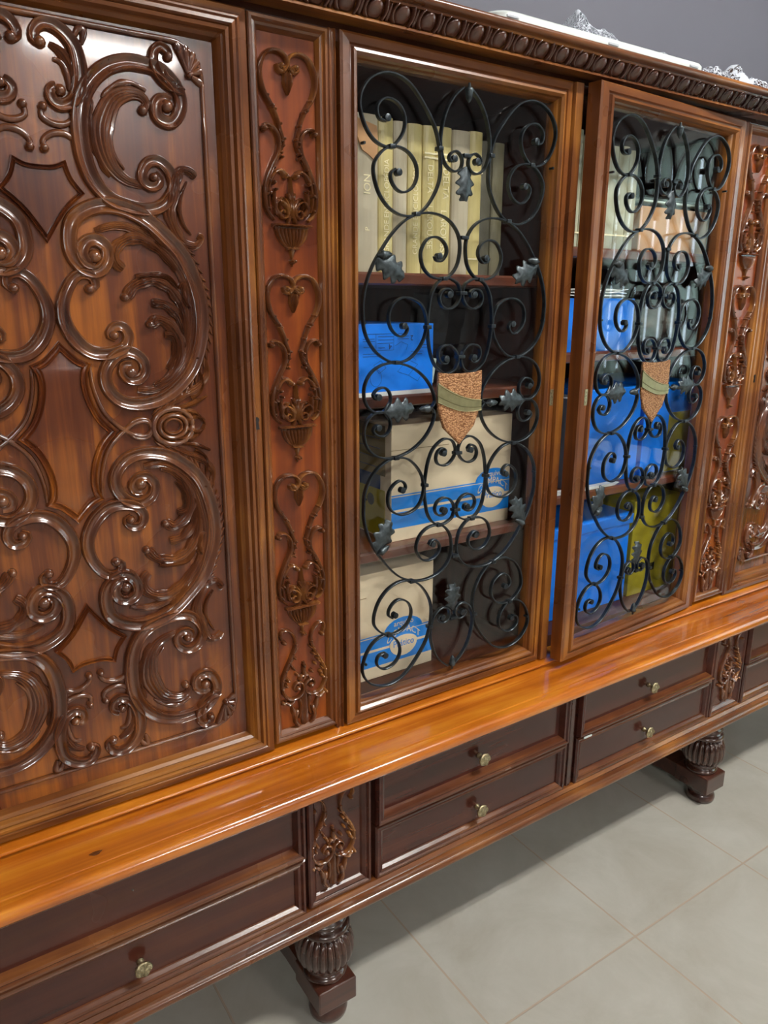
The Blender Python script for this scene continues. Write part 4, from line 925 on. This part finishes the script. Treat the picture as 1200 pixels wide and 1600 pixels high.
# clear plastic cases leaning on the second shelf
cs = empty('clear_plastic_case', (.955, .12, 1.236), (0, math.radians(9), 0)); tag(cs, 'clear plastic display case with barcode sticker, leaning beside the blue carton', 'case')
bm = bmesh.new()
for a in ((-.028, -.026, 0, .06), (.026, .028, 0, .06)): box(bm, a[0], a[1], a[2], a[3], 0, .19)
box(bm, -.026, .026, 0, .0015, 0, .19); box(bm, -.026, .026, .0585, .06, 0, .19); box(bm, -.026, .026, .0015, .0585, .0, .002)
obj('case_walls', bm, M['clear'], cs)
bm = bmesh.new(); box(bm, -.018, .010, -.0012, -.0004, .012, .062); obj('barcode_label', bm, M['jade'], cs)
bm = bmesh.new()
for i in range(14): box(bm, -.015, .004, -.0018, -.001, .016+.003*i, .016+.003*i+.0012+(.0008 if i % 3 == 0 else 0))
obj('barcode_bars', bm, M['ink'], cs)
cs = empty('clear_plastic_tray', (1.035, .12, 1.236), (0, math.radians(13), 0)); tag(cs, 'taller clear plastic case leaning right, behind the iron barrel scroll', 'case')
bm = bmesh.new()
box(bm, -.022, -.0205, 0, .05, 0, .20); box(bm, .0205, .022, 0, .05, 0, .20); box(bm, -.0205, .0205, 0, .0015, 0, .20)
obj('case_walls', bm, M['clear'], cs)

# ---- right bay
bookR = wood('stone_cloth', (.36, .34, .22), (.48, .46, .32), (.56, .54, .40), 'z', .42, .3, fine=.4, patch=8, bump=.05)
xs = [1.245, 1.283, 1.325, 1.362, 1.402, 1.440, 1.476, 1.508]
labs = ['pale stone volume at the left end behind the open glass door', 'pale volume seen in the gap between the two glass doors', 'pale stone volume behind the open door frame', 'pale stone volume behind the upper iron eye', 'stone coloured volume left of the small iron scroll', 'stone coloured volume second from the cardboard box', 'stone coloured volume touching the cardboard box']
for i, (a, c_) in enumerate(zip(xs, xs[1:])):
    book(a, c_, 1.524, (.232, .236, .228, .230, .215, .218, .212)[i], .075, .2, bookR, None, True, labs[i], 'pale volumes on the top right shelf', bands=(.03,))
o = obj('cardboard_box', B(0, .262, 0, .2, 0, .100, .002), M['tan'], loc=(1.520, .072, 1.524)); tag(o, 'small bare cardboard box on the top shelf behind the open glass door', 'box')
st = empty('glass_sheet_stack', (1.65, .17, 1.624)); tag(st, 'stack of clear greenish trays lying on the small cardboard box', 'tray')
for i in range(3): obj('tray_sheet', B(-.128+.004*i, .128-.003*i, -.09, .09, .001+.0095*i, .006+.0095*i, .0015), M['clear'] if i != 1 else M['jade'], st)
o = obj('blue_carton', B(0, .235, 0, .25, 0, .118, .0015), M['blue'], loc=(1.290, .07, 1.30)); tag(o, 'bright blue carton on the second shelf behind the open glass door', 'box')
for i in range(3):
    bm = bmesh.new(); g_ = [[None]*9 for _ in range(7)]
    for u in range(9):
        for v in range(7): g_[v][u] = (.20*u/8, .16*v/6, .003+.0045*i+.006*abs(math.sin(u*1.3+i*2))*math.sin(v*1.1+i)**2)
    top = [[bm.verts.new(p) for p in r] for r in g_]; bot = [[bm.verts.new((p[0], p[1], p[2]-.0012)) for p in r] for r in g_]
    for S_ in (top, bot):
        for v in range(6):
            for u in range(8): bm.faces.new((S_[v][u], S_[v][u+1], S_[v+1][u+1], S_[v+1][u]))
    rim = [(0, u) for u in range(9)] + [(v, 8) for v in range(1, 7)] + [(6, u) for u in range(7, -1, -1)] + [(v, 0) for v in range(5, 0, -1)]
    for p, q in zip(rim, rim[1:]+rim[:1]): bm.faces.new((top[p[0]][p[1]], top[q[0]][q[1]], bot[q[0]][q[1]], bot[p[0]][p[1]]))
    o = obj('crumpled_sheet', bm, M['paper'], smooth=True, loc=(1.295+.012*i, .075+.006*i, 1.419+.002+.001*i)); tag(o, 'creased white sheet on the blue carton by the open door, %s' % ('bottom one', 'middle one', 'top one')[i], 'paper', 'creased sheets on the blue carton')
bm = bmesh.new(); bmesh.ops.create_icosphere(bm, subdivisions=4, radius=.5)
for v in bm.verts:
    c_ = v.co; n_ = .12*math.sin(c_.x*14)*math.cos(c_.z*11)+.08*math.sin(c_.y*17+c_.x*9); f_ = 1+n_
    v.co = Vector((c_.x*.20*f_, c_.y*.18*f_, max(-.42, c_.z)*.11*f_))
zmin = min(v.co.z for v in bm.verts)
for v in bm.verts: v.co.z -= zmin
o = obj('cloth_bag', bm, M['darkstuff'], smooth=True, loc=(1.69, .18, 1.30)); tag(o, 'dark crumpled bag on the second shelf right of the blue carton', 'bag')
# third shelf, right bay
o = obj('blue_file_box', B(0, .20, 0, .26, 0, .235, .002), M['blue'], loc=(1.405, .085, .972)); tag(o, 'wide blue file box on the third shelf behind the copper shield', 'box')
o = obj('grey_file_box', B(0, .055, 0, .25, 0, .22, .002), M['grey'], loc=(1.345, .08, .972)); tag(o, 'slim pale grey file box left of the wide blue one', 'box')
o = obj('navy_file_box', B(0, .085, 0, .25, 0, .245, .002), M['navy'], loc=(1.252, .10, .972)); tag(o, 'dark navy file box in the gap between the glass doors, third shelf', 'box')
b = empty('archive_box', (1.615, .08, .972)); tag(b, 'blue and yellow archive box at the right end of the third shelf', 'box')
obj('box_body', B(0, .20, 0, .25, 0, .24, .002), M['blue'], b); obj('yellow_strip', B(.10, .199, -.0006, .001, .002, .16), M['yellow'], b)
for i in range(4):
    o = obj('paper_sheet', B(0, .24, 0, .02, .0002, .0012), M['paper'], loc=(1.25+.006*i, .052+.001*i, .972+.0013*i)); tag(o, 'white paper sheet on the third shelf edge between the doors, %s' % ('lowest of the pile', 'second from the bottom', 'second from the top', 'topmost of the pile')[i], 'paper', 'loose sheets on the third right shelf')
# bottom, right bay
b = empty('blue_crate', (1.26, .085, .632)); tag(b, 'large bright blue lidded box at the bottom behind the open glass door', 'box')
obj('box_body', B(0, .345, 0, .27, 0, .215, .004), M['blue'], b); obj('box_lid', B(-.006, .351, -.006, .276, .216, .245, .004), M['blue'], b)
b = empty('yellow_file_box', (1.625, .09, .632)); tag(b, 'olive yellow archive box at the bottom right of the open glass door', 'box')
obj('box_body', B(0, .19, 0, .25, 0, .27, .002), M['yellow'], b); obj('finger_hole', B(.085, .105, -.0008, .001, .06, .082, .0003), M['lock'], b)

# ---- on top of the cabinet
def rrect(x0, x1, y0, y1, r, n=6):
    out = []
    for cx_, cy_, a0 in ((x1-r, y1-r, 0), (x0+r, y1-r, 90), (x0+r, y0+r, 180), (x1-r, y0+r, 270)):
        for i in range(n+1): t = math.radians(a0+90*i/n); out.append((cx_+r*math.cos(t), cy_+r*math.sin(t)))
    return out
tr = empty('white_tray', (1.372, .17, 1.870)); tag(tr, 'long white plastic lid lying flat on top of the cabinet', 'tray')
bm = bmesh.new(); rings = []
for d_, z in ((.008, 0), (.001, .010), (0, .046), (0, .058), (.003, .062), (.012, .064), (.020, .062), (.024, .056)):
    rings.append([bm.verts.new((x, y, z)) for x, y in rrect(-.325+d_, .325-d_, -.115+d_, .115-d_, .045-d_*.5)])
for a, c_ in zip(rings, rings[1:]):
    n = len(a)
    for i in range(n): j = (i+1) % n; bm.faces.new((a[i], a[j], c_[j], c_[i]))
bm.faces.new(rings[0][::-1]); bm.faces.new(rings[-1])
obj('tray_body', bm, M['white'], tr, smooth=True, angle=40)
for x in (-.30, -.02, .25): obj('tray_clip', B(x, x+.03, -.1172, -.1148, .050, .0535), M['grey'], tr)
def lace_mat():
    m, nt, b = nodes('white_lace'); N = nt.nodes; L = nt.links
    b.inputs['Base Color'].default_value = (.48, .51, .57, 1); b.inputs['Roughness'].default_value = .8
    tc = N.new('ShaderNodeTexCoord'); v = N.new('ShaderNodeTexVoronoi'); v.feature = 'DISTANCE_TO_EDGE'; v.inputs['Scale'].default_value = 110
    L.new(tc.outputs['UV'], v.inputs['Vector']); v2 = N.new('ShaderNodeTexNoise'); v2.inputs['Scale'].default_value = 14; L.new(tc.outputs['UV'], v2.inputs['Vector'])
    a = N.new('ShaderNodeMath'); a.operation = 'LESS_THAN'; a.inputs[1].default_value = .075; L.new(v.outputs['Distance'], a.inputs[0])
    c = N.new('ShaderNodeMath'); c.operation = 'GREATER_THAN'; c.inputs[1].default_value = .57; L.new(v2.outputs['Fac'], c.inputs[0])
    mx = N.new('ShaderNodeMath'); mx.operation = 'MAXIMUM'; L.new(a.outputs[0], mx.inputs[0]); L.new(c.outputs[0], mx.inputs[1]); L.new(mx.outputs[0], b.inputs['Alpha'])
    return m
def lace(x0, x1, peaks, label):
    bm = bmesh.new(); uvl = bm.loops.layers.uv.new('uv'); nu, nv = 150, 44; g_ = []
    for i in range(nu+1):
        row = []
        for j in range(nv+1):
            u, v = i/nu, j/nv; x = x0+(x1-x0)*u
            k = 1/(1+math.exp((x-1.70)/.012))           # 1 over the lid, 0 past its end
            ya = .03+.065*k+.008*math.sin(x*47)+.006*math.sin(x*101); y = ya+(.30-ya)*v
            e = min(1, 4*v)**.6*min(1, 4*(1-v))**.6*min(1, 14*u)**.5
            hgt = .014+.006*math.sin(x*38+y*31)+.005*math.sin(x*71-y*50)+.003*math.sin(x*133+y*90)+.002*math.sin(x*260-y*170)
            for px, pw, ph in peaks: hgt += ph*math.exp(-((x-px)/pw)**2)*math.exp(-((v-.35)/.35)**2)
            z = 1.871+.0655*k+(1-k)*.056*e+max(.0015, hgt*e+.0015)
            row.append(bm.verts.new((x, y, z)))
        g_.append(row)
    for i in range(nu):
        for j in range(nv):
            f = bm.faces.new((g_[i][j], g_[i+1][j], g_[i+1][j+1], g_[i][j+1]))
            for lp, (a, c_) in zip(f.loops, ((i, j), (i+1, j), (i+1, j+1), (i, j+1))): lp[uvl].uv = (a/nu*(x1-x0), c_/nv*.40)
    o = obj('lace_cloth', bm, M['lace'], smooth=True); tag(o, label, 'cloth')
M['lace'] = lace_mat()
lace(1.24, 2.45, ((1.37, .035, .036), (1.42, .10, .020), (1.84, .022, .022), (1.62, .05, .010)), 'crumpled white lace cloth heaped over the white lid on top of the cabinet')

# ---- across the room: the counter mirrored in the open door
cn = empty('yellow_counter', (3.55, -1.08, 0)); tag(cn, 'low olive yellow counter with white top, mirrored in the open glass door', 'counter')
obj('counter_body', B(-.32, .32, -.66, .66, .04, .565), M['yellow'], cn); obj('counter_top', B(-.35, .35, -.69, .69, .566, .60, .004), M['paper'], cn); obj('counter_plinth', B(-.29, .29, -.62, .62, 0, .04), M['dark'], cn)
